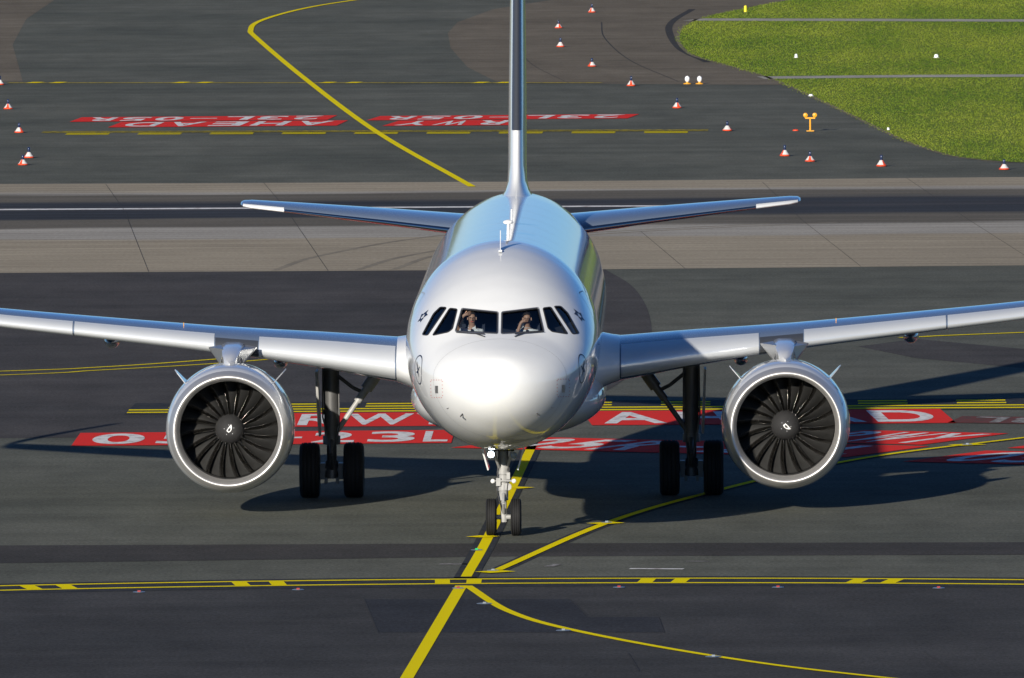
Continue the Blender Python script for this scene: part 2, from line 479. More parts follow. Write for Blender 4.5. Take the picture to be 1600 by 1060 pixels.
strip('tyre_scuff', [(-.55, -3.4), (-1.15, -3.3)], .28, .009, M['white_worn'], taxi, smooth=False)
strip('tyre_scuff', [(2.6, -5.0), (3.65, -5.2)], .22, .009, M['white_mark'], taxi, smooth=False)
strip('tyre_scuff', [(3.7, -3.0), (4.15, -3.05)], .12, .009, M['white_worn'], taxi, smooth=False)
strip('tyre_scuff', [(1.0, -3.9), (1.18, -3.95)], .7, .009, M['white_worn'], taxi, smooth=False)

# faint tyre tracks of turning aircraft
M['track'] = worn_paint('tyre_rubber_track', (.060, .056, .056), (.085, .080, .078), .50, 1.2)
M['track_light'] = worn_paint('tyre_rubber_track_runway', (.19, .17, .135), (.29, .255, .195), .55, .8)
for P in ([(-5.6, 117.2), (-4.2, 126), (-.5, 137), (6, 144)], [(-4.6, 117.2), (-3.2, 127), (.8, 137.5), (8, 144.5)], [(-7.9, 117.2), (-6.8, 126), (-3.5, 138), (3, 147)]):
    strip('tyre_track', P, .22, .0062, M['track_light'], rw)
# yellow taxi lines with their dark borders
main_line = [(-1.75, -54), (-1.2, -32.8), (-.6, -9.3), (-.3, 5), (.2, 33.8), (.45, 50), (.1, 80), (-.9, 116)]
strip('line_border', [(-.58, -7.4), (-.3, 5), (.2, 33.8), (.45, 48)], .46, .009, M['black_mark'], taxi)
strip('yellow_line', [(-1.75, -54), (-1.2, -32.8), (-.62, -9.5)], .235, .013, M['yellow'], taxi)
strip('yellow_line', [(-.57, -7.0), (-.3, 5), (.2, 33.8), (.45, 47.5)], .21, .013, M['yellow'], taxi)
strip('yellow_line', [(-.5, -9.6), (.4, -16.6), (1.7, -21.7), (4.3, -28.3), (7.2, -33.5), (14, -43)], .18, .017, M['yellow'], taxi)
strip('line_border', [(.05, -5), (2.0, 8.3), (4.1, 18), (7.3, 29.1), (11.2, 36.8), (20, 52)], .40, .005, M['black_mark'], taxi)
strip('yellow_line', [(.02, -5.2), (2.0, 8.3), (4.1, 18), (7.3, 29.1), (11.2, 36.8), (20, 52)], .19, .017, M['yellow'], taxi)
strip('yellow_line', [(-3.25, 171), (-7.2, 215.3), (-11.1, 267.9), (-14.4, 316), (-15.05, 328), (-15.0, 340), (-13.7, 356), (-11.5, 369.5), (-6, 395)], .24, .017, M['yellow'], taxi)
strip('yellow_line', [(-24, 62), (-13.1, 66.9), (-10.9, 68.3), (-8.6, 70.9), (-4.62, 76.6), (-3.5, 79.2), (-1.5, 86)], .20, .013, M['yellow'], taxi)
strip('yellow_line', [(-24, 60), (-13.0, 65.2), (-10.8, 67.0), (-7.9, 69.8), (-5, 74)], .17, .013, M['yellow'], taxi)
strip('yellow_line', [(9.0, 79.5), (9.56, 79.85), (12.19, 81.6), (30, 92)], .25, .013, M['yellow'], taxi)
# short cross ticks on the lines
for (x, y, w) in ((-.42, 4.6, .30), (.1, 20.2, .34), (-.02, -5.75, .5), (2.04, 8.5, .5), (9.9, 34.3, .6)):
    strip('line_tick', [(x - w / 2, y - .2), (x + w / 2, y + .2)], .5, .0215, M['yellow'], taxi, smooth=False)

# ladder line in front of the nose wheel
def lad(x): return -7.55 - .0042 * x - .0115 * x * x if abs(x) < 14 else -7.55 - .0042 * x - .0115 * 196 - (abs(x) - 14) * .3
xs = np.linspace(-30, 30, 61)
strip('line_border', [(x, lad(x) - .9) for x in xs], 2.7, .009, M['black_mark'], taxi, smooth=False)
strip('yellow_line', [(x, lad(x) - .15) for x in xs], .24, .013, M['yellow'], taxi, smooth=False)
strip('yellow_line', [(x, lad(x) - 1.40) for x in xs], .24, .013, M['yellow'], taxi, smooth=False)
for x0 in (-9.07, -8.39, -5.04, -4.33, -1.15, -.54, 2.80, 3.45, 6.86, 7.53):
    xm = x0 + .2
    strip('ladder_block', [(x0, lad(x0) - .78), (x0 + .29, lad(x0 + .29) - .78)], .98, .0135, M['yellow'], taxi, smooth=False)

# holding position lines (two solid, two dashed) near and far
def hold_lines(x0, x1, yfun, sgn, dash, gap, sp, w, mat, m2, border=True):
    xs = np.linspace(x0, x1, 12)
    if border: strip('line_border', [(x, yfun(x) + sgn * 1.5 * sp) for x in xs], 4.6 * sp, .009, M['black_mark'], taxi, smooth=False)
    for k in (0, 1):
        strip('holding_line', [(x, yfun(x) + sgn * k * sp) for x in xs], w, .013, mat, taxi, smooth=False)
    for k in (2, 3):
        x = x0 + .9
        while x < x1 - .3:
            e = min(x + dash, x1)
            strip('holding_dash', [(x, yfun(x) + sgn * k * sp), (e, yfun(e) + sgn * k * sp)], w, .013, m2, taxi, smooth=False)
            x += dash + gap
hold_lines(-9.35, 24, lambda x: 49.0 - .02 * (x + 9.3), 1, 1.15, 1.15, 1.0, .42, M['yellow'], M['yellow'])
hold_lines(-18.9, 4.2, lambda x: 218.4 - .11 * (x + 18.9), -1, 1.5, 1.0, .85, .42, M['yellow_worn'], M['yellow'], False)
strip('holding_line', [(-22.4, 266.7), (.2, 262.2)], .55, .013, M['yellow_worn'], taxi, smooth=False)
for x in (-21.6, -20.7, -16.0, -15.1, -10.4, -9.4, -4.6, -3.7):
    strip('ladder_block', [(x, 266.9 - .2 * (x + 22.4)), (x + .45, 266.9 - .2 * (x + 22.85))], 1.2, .017, M['yellow'], taxi, smooth=False)
strip('runway_centre_line', [(-70, 158.2), (-17.5, 157.0), (5.4, 156.2)], .85, .009, M['white_mark'], rw, smooth=False)
strip('runway_centre_line', [(33, 155.6), (70, 154.5)], .85, .009, M['white_mark'], rw, smooth=False)

# ------------------------------------------------------------------ red mandatory markings with white letters
_dep = bpy.context.evaluated_depsgraph_get()
GLY = {}
def glyph(ch):
    if ch in GLY: return GLY[ch]
    cu = bpy.data.curves.new('glyph', 'FONT'); cu.body = ch; cu.offset = .022; cu.resolution_u = 6
    o = bpy.data.objects.new('glyph', cu); C.objects.link(o)
    me = bpy.data.meshes.new_from_object(o.evaluated_get(bpy.context.evaluated_depsgraph_get()))
    V = np.array([v.co[:2] for v in me.vertices]); F = [tuple(p.vertices) for p in me.polygons]
    bpy.data.objects.remove(o); bpy.data.curves.remove(cu); bpy.data.meshes.remove(me)
    lo, hi = V.min(0), V.max(0)
    GLY[ch] = ((V - lo) / (hi - lo), F)
    return GLY[ch]

def panel(corner, ux, uy, w, h, letters, parent, mat, lmat, z=.013):
    """letters: (char, x0, x1) in metres along the panel; text stands between 0.10h and 0.90h"""
    c = np.array(corner, float); ux = np.array(ux, float); uy = np.array(uy, float)
    ux /= np.linalg.norm(ux); uy /= np.linalg.norm(uy)
    P = [c, c + ux * w, c + ux * w + uy * h, c + uy * h]
    pn = sheet('red_panel', [tuple(q) for q in P], z, mat, parent)
    for ch, a, b_ in letters:
        if ch == '-':
            V = np.array([(0, .42), (1, .42), (1, .56), (0, .56)]); F = [(0, 1, 2, 3)]
        else: V, F = glyph(ch)
        Q = [c + ux * (a + (b_ - a) * v[0]) + uy * h * (.10 + .80 * v[1]) for v in V]
        o = obj('letter', [(q[0], q[1], z + .005) for q in Q], F, lmat, pn, False)
        if o.data.polygons[0].normal.z < 0: o.data.flip_normals()
    return pn

def text7(w, txt='05R-23L', m=.35):
    n = len(txt); p = (w - 2 * m) / n
    return [(c, m + i * p + .12 * p, m + i * p + .90 * p) for i, c in enumerate(txt)]
ex, ey = (1, -.008), (0, 1)
panel((-5.7, 42.9), ex, ey, 4.2, 5.4, [('R', .45, 1.4), ('W', 1.55, 3.05), ('Y', 3.1, 4.0)], taxi, M['red'], M['white_mark'])
panel((1.5, 42.7), ex, (-.05, 1), 8.3, 5.6, [('A', .3, 1.75), ('H', 2.05, 3.3), ('E', 3.65, 4.75), ('A', 4.9, 6.3), ('D', 6.55, 7.95)], taxi, M['red'], M['white_mark'])
panel((-10.1, 36.2), (1, .02), ey, 8.5, 4.9, [('0', .38, 1.55), ('5', 1.85, 3.0), ('R', 3.3, 4.3), ('-', 4.55, 5.1), ('2', 5.35, 6.3), ('3', 6.6, 7.65), ('L', 7.85, 8.4)], taxi, M['red'], M['white_mark'])
dg, ng = np.array([.45, .893]), np.array([.893, -.45])
O = np.array([7.3, 29.1])
panel(O + ng * -10.4 + dg * .9, ng, dg, 9.8, 4.2, text7(9.8), taxi, M['red'], M['white_mark'])
panel(O + ng * -4.6 + dg * 5.5, ng, dg, 3.6, 4.5, [('R', .2, 1.1), ('W', 1.2, 2.35), ('Y', 2.4, 3.4)], taxi, M['red'], M['white_mark'])
panel(O + ng * 1.27 + dg * -.1, ng, dg, 9.8, 4.2, text7(9.8), taxi, M['red'], M['white_mark'])
panel(O + ng * 1.30 + dg * 5.1, ng, dg, 8.0, 4.4, text7(8.0, 'AHEAD'), taxi, M['red'], M['white_mark'])
panel((13.2, 44.2), (-1, .35), (-.15, -1), 3.4, 2.6, [('2', .3, 1.1), ('3', 1.2, 2.0), ('L', 2.2, 3.0)], taxi, M['red_worn'], M['white_worn'])
# far markings, written to be read from the other side
fx = (-1, -.02)
def far7(w): return text7(w, '23L-05R', .3)
panel((-9.0, 231.5), fx, (-.06, -1), 9.1, 4.2, far7(9.1), taxi, M['red'], M['white_mark'])
panel((-8.5, 226.7), fx, (-.06, -1), 8.0, 4.8, text7(8.0, 'AHEAD', .25), taxi, M['red'], M['white_mark'])
panel((1.75, 230.6), (-1, -.01), (-.10, -1), 9.2, 4.0, far7(9.2), taxi, M['red'], M['white_mark'])
panel((-2.3, 226.0), (-1, 0), (-.10, -1), 4.4, 4.8, text7(4.4, 'RWY', .2), taxi, M['red'], M['white_mark'])

# ------------------------------------------------------------------ grass tufts along the meadow
def in_poly(P, poly):
    x, y = P[:, 0], P[:, 1]; ins = np.zeros(len(P), bool); j = len(poly) - 1
    for i in range(len(poly)):
        xi, yi = poly[i]; xj, yj = poly[j]
        c = ((yi > y) != (yj > y)) & (x < (xj - xi) * (y - yi) / (yj - yi + 1e-12) + xi)
        ins ^= c; j = i
    return ins
NT = 330000
P = np.stack([rng.uniform(2.8, 22, NT), rng.uniform(184, 420, NT)], 1)
P = P[in_poly(P, GRASS)]
yp1 = 266.4 + (P[:, 0] - 6.2) * -.02; yp2 = 337.5 - (P[:, 0] - 3.6) * .34
P = P[(np.abs(P[:, 1] - yp1) > 1.6) & (np.abs(P[:, 1] - yp2) > 2.0)]
n = len(P)
P = P + rng.normal(0, .10, P.shape)
h = rng.uniform(.025, .06, n); w = rng.uniform(.008, .022, n); a = rng.uniform(0, math.pi, n)
lean = rng.normal(0, .03, (n, 2))
V = np.zeros((n, 3, 3)); dx = np.stack([np.cos(a), np.sin(a)], 1) * w[:, None]
V[:, 0, :2] = P - dx; V[:, 1, :2] = P + dx; V[:, 2, :2] = P + lean; V[:, :2, 2] = .006; V[:, 2, 2] = h
me = bpy.data.meshes.new('grass')
me.from_pydata(V.reshape(-1, 3).tolist(), [], np.arange(3 * n).reshape(-1, 3).tolist())
me.materials.append(M['grass'])
tag(link('grass', me), 'short green meadow grass beside the shoulder', 'grass', kind='stuff')

# ------------------------------------------------------------------ the airliner
air = empty('airliner')
tag(air, 'white twin-engine airliner taxiing nose-on towards the viewer', 'airplane')

#        Y     top    bottom half-w  z of widest
ST = [(0.00, 3.33, 3.33, 0.00, 3.33),
      (0.03, 3.53, 3.12, 0.22, 3.33),
      (0.10, 3.66, 2.96, 0.40, 3.33),
      (0.30, 3.85, 2.72, 0.69, 3.33),
      (0.60, 3.985, 2.51, 0.96, 3.35),
      (1.00, 4.115, 2.31, 1.21, 3.39),
      (1.40, 4.235, 2.17, 1.39, 3.44),
      (1.75, 4.345, 2.075, 1.515, 3.49),
      (2.00, 4.452, 2.02, 1.59, 3.53),
      (2.40, 4.655, 1.95, 1.69, 3.59),
      (2.80, 4.88, 1.895, 1.765, 3.65),
      (3.30, 5.13, 1.845, 1.835, 3.70),
      (4.00, 5.40, 1.80, 1.90, 3.76),
      (5.00, 5.66, 1.765, 1.95, 3.80),
      (6.00, 5.82, 1.75, 1.97, 3.82),
      (7.20, 5.89, 1.75, 1.975, 3.82),
      (24.0, 5.89, 1.75, 1.975, 3.82),
      (27.0, 5.89, 2.10, 1.93, 3.90),
      (30.0, 5.87, 2.75, 1.70, 4.20),
      (33.0, 5.76, 3.55, 1.25, 4.60),
      (35.5, 5.58, 4.25, 0.80, 4.90),
      (37.2, 5.38, 4.75, 0.35, 5.05),
      (37.57, 5.2, 4.95, 0.12, 5.08)]
_s = np.sqrt([q[0] for q in ST])
f_t, f_b, f_w, f_m = [pchip(_s, [q[k] for q in ST]) for k in (1, 2, 3, 4)]

def fus(Y, th, off=0.0):
    """point on the fuselage skin; th = 0 crown, pi/2 right side (image right), pi keel"""
    s = np.sqrt(Y); t, b, w, m = f_t(s), f_b(s), f_w(s), f_m(s)
    c = np.cos(th)
    return (w + off) * np.sin(th), m + np.where(c > 0, (t - m + off) * c, (m - b + off) * c)

def fus_grid(Ys, ths, off=0.0):
    Y, T = np.meshgrid(Ys, ths, indexing='ij')
    X, Z = fus(Y, T, off)
    return np.stack([X, Y, Z], -1)

VP = math.tan(.0529)
def to_plane(P):          # slide along the line of sight onto the frame Y = 2
    return np.stack([P[..., 0] - (P[..., 1] - 2) * -.0005, P[..., 2] + (P[..., 1] - 2) * VP], -1)

WINS = [
    ('L3', [(-1.215, 4.80), (-1.085, 4.79), (-1.46, 4.235), (-1.575, 4.245), (-1.35, 4.67)]),
    ('L2', [(-1.02, 4.775), (-.865, 4.755), (-.955, 4.36), (-1.04, 4.295), (-1.36, 4.23)]),
    ('L1', [(-.765, 4.755), (-.055, 4.68), (-.055, 4.27), (-.885, 4.315)]),
    ('R1', [(.04, 4.68), (.75, 4.76), (.865, 4.30), (.04, 4.265)]),
    ('R2', [(.85, 4.765), (1.005, 4.785), (1.35, 4.24), (1.035, 4.29), (.955, 4.36)]),
    ('R3', [(1.075, 4.80), (1.205, 4.80), (1.345, 4.66), (1.57, 4.25), (1.445, 4.24)]),
]
WPOLY = [p for _, p in WINS]

# skin: fine grid round the cockpit with the window openings left out, coarser elsewhere
def grid_faces(nr, nc, wrap):
    F = []
    for i in range(nr - 1):
        for j in range(nc if wrap else nc - 1):
            k = (j + 1) % nc
            F.append((i * nc + j, i * nc + k, (i + 1) * nc + k, (i + 1) * nc + j))
    return F
Ys = np.concatenate([np.linspace(.012, math.sqrt(1.5), 46)[:-1] ** 2, np.linspace(1.5, 3.9, 190)[:-1], np.linspace(3.9, 7.2, 30)[:-1],
                     np.linspace(7.2, 24, 18)[:-1], np.linspace(24, 37.57, 40)])
NTH = 520
ths = np.linspace(0, 2 * math.pi, NTH, endpoint=False)
G = fus_grid(Ys, ths)
F = np.array(grid_faces(len(Ys), NTH, True))
flat = G.reshape(-1, 3)
cen = flat[F].mean(1)
cp = to_plane(cen)
hole = np.zeros(len(F), bool)
near = (cen[:, 1] < 4.2) & (cen[:, 2] > 3.9)
for poly in WPOLY: hole[near] |= in_poly(cp[near], poly)
Fk = [tuple(f[::-1]) for f in F[~hole].tolist()]
nb = len(flat)
flatL = flat.tolist() + [(0, 0, 3.33)]
Fk += [(nb, j, (j + 1) % NTH) for j in range(NTH)]
fuselage = obj('fuselage', flatL, Fk, M['white'], air, True)
if fuselage.data.polygons[0].normal.y > 0 and fuselage.data.polygons[0].center.y < .2: fuselage.data.flip_normals()
# a full skin used only to find points on the surface
bvh = BVHTree.FromPolygons(flat.tolist(), [tuple(f) for f in F.tolist()])

def hit(x, z):
    """surface point behind (x, z) of the frame Y=2, looking along the line of sight"""
    o = Vector((x, -3.0, z + 5.0 * VP)); d = Vector((0, 1, -VP)).normalized()
    p, nrm, i, dist = bvh.ray_cast(o, d)
    if p is None: return None
    if nrm.y > 0: nrm = -nrm
    return p, nrm

def dens(poly, step=.04, close=True):
    out = []; n = len(poly)
    for i in range(n if close else n - 1):
        a = np.array(poly[i], float); b = np.array(poly[(i + 1) % n], float)
        k = max(1, int(np.linalg.norm(b - a) / step))
        out += [a + (b - a) * t / k for t in range(k)]
    if not close: out.append(np.array(poly[-1], float))
    return out

def round_poly(poly, r=.035, n=4):
    out = []; m = len(poly)
    for i in range(m):
        p = np.array(poly[i], float); a = np.array(poly[i - 1], float) - p; b = np.array(poly[(i + 1) % m], float) - p
        la, lb = np.linalg.norm(a), np.linalg.norm(b); rr = min(r, la * .35, lb * .35)
        A = p + a / la * rr; B = p + b / lb * rr
        for k in range(n + 1):
            t = k / n
            out.append((1 - t) ** 2 * A + 2 * t * (1 - t) * p + t * t * B)
    return out

def decal_front(name, path, w, off, m, parent, close=True, step=.04):
    """ribbon lying on the skin along a path given in the frame Y = 2"""
    Q = dens(path, step, close); V = []; F = []; n = len(Q)
    for i, q in enumerate(Q):
        a = Q[(i - 1) % n] if (close or i) else q; b = Q[(i + 1) % n] if (close or i < n - 1) else q
        d = b - a; d = d / (np.linalg.norm(d) + 1e-9); nn = np.array([-d[1], d[0]])
        for s in (-1, 1):
            h = hit(*(q + nn * s * w / 2)) or hit(*q)
            V.append(h[0] + h[1] * off)
    for i in range(n if close else n - 1):
        k = (i + 1) % n
        F.append((2 * i, 2 * i + 1, 2 * k + 1, 2 * k))
    return obj(name, V, F, m, parent, True, fix=False)

def pane(poly, name, parent):
    """glass filling one opening, a little below the skin"""
    p = np.array(poly); lo, hi = p.min(0) - .03, p.max(0) + .03
    nx, nz = 26, 26
    gx, gz = np.linspace(lo[0], hi[0], nx), np.linspace(lo[1], hi[1], nz)
    V = []; idx = {}; F = []
    big = np.array(poly) + (np.array(poly) - p.mean(0)) * .06
    for i, x in enumerate(gx):
        for j, z in enumerate(gz):
            h = hit(x, z)
            if h: idx[i, j] = len(V); V.append(h[0] - h[1] * .016)
    for i in range(nx - 1):
        for j in range(nz - 1):
            c = np.array([[(gx[i] + gx[i + 1]) / 2, (gz[j] + gz[j + 1]) / 2]])
            ks = [(i, j), (i + 1, j), (i + 1, j + 1), (i, j + 1)]
            if in_poly(c, [tuple(q) for q in big])[0] and all(k in idx for k in ks): F.append(tuple(idx[k] for k in ks))
    used = sorted({i for f in F for i in f}); mp_ = {u: k for k, u in enumerate(used)}
    return obj(name, [V[u] for u in used], [tuple(mp_[i] for i in f) for f in F], M['glass'], parent, True)

for key, poly in WINS:
    g = pane(poly, 'cockpit_window', air)
    rp = round_poly(poly)
    decal_front('window_seal', rp, .022, .005, M['seal'], g)
    if key in ('L1', 'R1'):
        pr = np.array(rp); cc = pr.mean(0)
        decal_front('window_frame', list(cc + (pr - cc) * np.array([1.045, 1.075])), .014, .006, M['steel'], g)
for s in (-1, 1):      # wipers lying along the lower edges
    wp = MB()
    a = [hit(s * x, z) for x, z in ((.87, 4.27), (.6, 4.245), (.3, 4.225))]
    wp.path([q[0] + q[1] * .03 for q in a], .011, 6)
    b_ = [hit(s * x, z) for x, z in ((.47, 4.238), (.30, 4.18))]
    wp.path([q[0] + q[1] * .025 for q in b_], .012, 6)
    wp.build('wiper', M['seal'], air)

# cockpit inside: dark lining, bulkhead, glareshield, seats
Yl = np.linspace(1.45, 4.1, 90)
Gl = fus_grid(Yl, np.linspace(0, 2 * math.pi, 200, endpoint=False), -.06)
Fl = np.array(grid_faces(len(Yl), 200, True)); fl = Gl.reshape(-1, 3); cl = fl[Fl].mean(1)
hl = np.zeros(len(Fl), bool)
for poly in WPOLY:
    pp = np.array(poly); c = pp.mean(0)
    hl |= in_poly(to_plane(cl), [tuple(q) for q in c + (pp - c) * 1.12]) & (cl[:, 2] > 3.9)
obj('cockpit_lining', fl, [tuple(f) for f in Fl[~hl].tolist()], M['interior'], air)
mb = MB(); bt = np.linspace(0, 2 * math.pi, 60, endpoint=False); bx_, bz_ = fus(np.full(60, 4.07), bt, -.065); mb.plate([(float(a), 4.07, float(b)) for a, b in zip(bx_, bz_)], .04); mb.box((0, 2.9, 3.2), (2.6, 2.0, .04)); mb.build('cockpit_bulkhead', M['interior'], air)
mb = MB(); mb.box((0, 2.22, 4.10), (2.0, .42, .08)); mb.box((0, 2.3, 3.85), (1.9, .2, .45)); mb.build('glareshield', M['interior'], air)
for s in (-1, 1):
    mb = MB(); mb.box((s * .55, 3.16, 4.00), (.46, .10, .80)); mb.box((s * .55, 2.91, 3.62), (.46, .5, .12)); mb.box((s * .55, 3.17, 4.50), (.26, .08, .20))
    mb.build('pilot_seat', M['seat'], air)

# small marks on the nose
def side_pt(Y, z, s, off=.004):
    q = math.sqrt(Y); t, b, w, m = float(f_t(q)), float(f_b(q)), float(f_w(q)), float(f_m(q))
    c = (z - m) / ((t - m) if z > m else (m - b)); c = max(-1, min(1, c))
    return Vector((s * (w + off) * math.sqrt(1 - c * c), Y, m + (z - m) * (1 + off / 2)))
def side_poly(name, pts, s, m, parent, off=.004):
    V = [side_pt(y, z, s, off) for y, z in pts]
    return obj(name, V, [tuple(range(len(V)))], m, parent, False)
def side_ribbon(name, path, w, s, m, parent, close=True, step=.06, off=.004):
    Q = dens(path, step, close); n = len(Q); V = []; F = []
    for i, q in enumerate(Q):
        a = Q[(i - 1) % n] if (close or i) else q; b = Q[(i + 1) % n] if (close or i < n - 1) else q
        d = b - a; d = d / (np.linalg.norm(d) + 1e-9); nn = np.array([-d[1], d[0]])
        for k in (-1, 1): V.append(side_pt(*(q + nn * k * w / 2), s, off))
    for i in range(n if close else n - 1):
        k = (i + 1) % n; F.append((2 * i, 2 * i + 1, 2 * k + 1, 2 * k))
    return obj(name, V, F, m, parent, True)

CRANE = [(-.20, .10), (-.10, .07), (-.03, .0), (.0, .06), (.04, .14), (.10, .20), (.17, .22), (.11, .13), (.07, .05), (.05, -.02),
         (.10, -.05), (.20, -.07), (.08, -.10), (.0, -.08), (-.03, -.15), (-.07, -.21), (-.06, -.12), (-.05, -.05), (-.12, .02)]
LY, LZ = 2.25, 3.53
for s in (-1, 1):
    ring = [(LY + .30 * math.cos(t), LZ + .285 * math.sin(t)) for t in np.linspace(0, 2 * math.pi, 40, endpoint=False)]
    lg = side_ribbon('crane_emblem', ring, .026, s, M['ink'], air)
    side_poly('bird', [(LY + a_ * .85, LZ + b_ * .75) for a_, b_ in CRANE], s, M['ink'], lg, .006)
    # five-pointed alliance star made of small darts
    for k in range(5):
        t = 2 * math.pi * k / 5 + .3
        c = np.array([3.55 + .13 * math.cos(t), 4.53 + .085 * math.sin(t)])
        side_poly('star_dart', [tuple(c + np.array([.09 * math.cos(t + q), .055 * math.sin(t + q)])) for q in (0, 2.2, 3.6, 4.4)], s, M['ink'], air)
    # static port with its dotted border
    def fr(x, z): h = hit(x, z); return h[0] + h[1] * .005
    x0, z0 = s * 1.262, 3.15
    obj('static_port', [fr(x0 - .03, z0 - .075), fr(x0 + .03, z0 - .075), fr(x0 + .03, z0 + .075), fr(x0 - .03, z0 + .075)], [(0, 1, 2, 3)], M['steel'], air)
    dv = []; df = []
    for k in range(5):
        for (dx_, dz_) in ((-.10 + .05 * k, .19), (-.10 + .05 * k, -.16), (-.12, .16 - .07 * k), (.12, .16 - .07 * k)):
            b0 = len(dv); dv += [fr(x0 + dx_ + i, z0 + dz_ + j) for i, j in ((-.008, -.006), (.008, -.006), (.008, .006), (-.008, .006))]
            df.append((b0, b0 + 1, b0 + 2, b0 + 3))
    obj('port_border', dv, df, M['red_ink'], air)['kind'] = 'stuff'
    h = hit(s * .74, 2.66)
    mb = MB(); mb.tube(h[0], h[0] + h[1] * .07, .014); mb.tube(h[0] + h[1] * .07 + Vector((0, .03, 0)), h[0] + h[1] * .07 + Vector((0, -.12, 0)), .012)
    mb.build('pitot_probe', M['seal'], air)
    h = hit(s * 1.02, 2.78)
    mb = MB(); mb.plate([h[0], h[0] + Vector((0, .12, .02)), h[0] + h[1] * .06 + Vector((0, .09, .01))], .012); mb.build('vane', M['steel'], air)
    # door seam
    door = round_poly([(4.95, 3.05), (5.78, 3.05), (5.78, 4.92), (4.95, 4.92)], .16, 5)
    side_ribbon('door_seam', door, .018, s, M['line_grey'], air)
    for k in range(31):        # cabin windows
        yc = 7.6 + .56 * k
        if yc > 25: break
    wv = [side_pt(7.6 + .115 * math.cos(t) * abs(math.cos(t)) ** -.35, 4.16 + .165 * math.sin(t) * abs(math.sin(t)) ** -.35, s, .003) for t in np.linspace(.01, 2 * math.pi + .01, 16, endpoint=False)]
    w0 = obj('cabin_window', wv, [tuple(range(16))], M['lens_dark'], air, False)
    for k in range(1, 33):
        c = w0.copy(); C.objects.link(c); c.location.y = .533 * k
# radome seam and crown seams
def ring_seam(Y, a0, a1, w=.012, m='line_grey'):
    T = np.linspace(a0, a1, 90); V = []; F = []
    for i, t in enumerate(T):
        for dy in (-w / 2, w / 2):
            x, z = fus(np.array(Y + dy), np.array(t), .003); V.append((float(x), Y + dy, float(z)))
    for i in range(len(T) - 1): F.append((2 * i, 2 * i + 1, 2 * i + 3, 2 * i + 2))
    obj('panel_seam', V, F, M[m], air)
ring_seam(1.25, 0, 2 * math.pi, .008)
for Y in (6.4, 9.2, 12, 15.0, 18, 21, 24): ring_seam(Y, -1.9, 1.9, .014)

# antennas on the crown
mb = MB(); zc = 5.74
mb.plate([(-.03, 5.35, zc), (-.03, 5.75, zc + .06), (-.03, 5.72, zc + .42), (-.03, 5.62, zc + .42)], .016)
mb.box((-.03, 5.55, zc + .02), (.07, .5, .04)); mb.build('blade_antenna', M['cowl'], air)
mb = MB(); mb.tube((.07, 10.0, 5.86), (.07, 10.0, 6.10), .035, .025); mb.rev([(6.08, .02), (6.10, .09), (6.13, .11), (6.16, .09), (6.18, .02)], 'Z', 20, (.07, 10.0, 0))
mb.build('dome_antenna', M['white_flat'], air, auto=40)
mb = MB(); mb.plate([(.08, 14.0, 5.87), (.08, 14.5, 5.87), (.08, 14.55, 6.2), (.08, 14.4, 6.2)], .03); mb.build('blade_antenna', M['white_flat'], air)
for s in (-1, 1):
    mb = MB(); mb.rev([(0, .05), (.04, .05), (.06, .01)], 'Z', 12, (s * .62, 6.9, 5.69)); mb.build('crown_fitting', M['white_flat'], air, auto=40)

# ---- wings
def foil(n=34):
    t = .5 * (1 - np.cos(np.linspace(0, math.pi, n)))
    yt = 5 * (.2969 * np.sqrt(t) - .126 * t - .3516 * t**2 + .2843 * t**3 - .1036 * t**4)
    cm = .018 * (2 * .45 * t - t * t) / .45**2 * (t < .45) + .018 * ((1 - .9) + .9 * t - t * t) / .55**2 * (t >= .45)
    return t, yt, cm
def loft(stn, n=34, sel=None, off=0.0):
    """stn: (span, LE Y, chord, z, t/c, incidence deg); returns rings of points round the section (upper TE -> LE -> lower TE)"""
    t, yt, cm = foil(n)
    rings = []
    for (y, le, ch, z, tc, inc) in stn:
        xu = np.concatenate([t[::-1], t[1:]])
        zu = np.concatenate([(cm + tc * yt)[::-1], (cm - tc * yt)[1:]])
        X, Z = xu * ch, zu * ch
        if off:
            dX, dZ = np.gradient(X), np.gradient(Z); l = np.hypot(dX, dZ) + 1e-9
            X = X + dZ / l * off; Z = Z - dX / l * off
        ci, si = math.cos(R(inc)), math.sin(R(inc))
        xr, zr = X * ci + Z * si, -X * si + Z * ci
        rings.append(np.stack([np.full_like(xr, y), le + xr, z + zr], 1))
    A = np.array(rings)
    return A if sel is None else A[:, sel]
f_wle = lambda y: 12.95 + (y - 1.98) * .51
f_wch = pchip([0, 1.98, 6.4, 17.0], [7.2, 6.15, 3.95, 1.55])
f_wz = pchip([0, 2.3, 4, 6.7, 9.18, 10.8, 17.05], [2.80, 2.985, 3.165, 3.395, 3.605, 3.745, 4.42])
f_wt = pchip([0, 2, 6.4, 17], [.150, .150, .118, .108])
f_wi = pchip([0, 2, 6.4, 17], [.8, .6, -1.3, -3.0])
def wst(y): return (y, f_wle(y), float(f_wch(y)), float(f_wz(y)), float(f_wt(y)), float(f_wi(y)))
def mirror(A, s): B = A.copy(); B[..., 0] *= s; return B
def loft_obj(name, A, m, parent, cap=True, closed=True):
    nr, nc = A.shape[:2]
    F = grid_faces(nr, nc, closed)
    if cap: F += [tuple(range(nc)), tuple(range((nr - 1) * nc, nr * nc))[::-1]]
    o = obj(name, A.reshape(-1, 3), F, m, parent, True, fix=True)
    sharpen(o.data, 50)
    return o
NF = 34
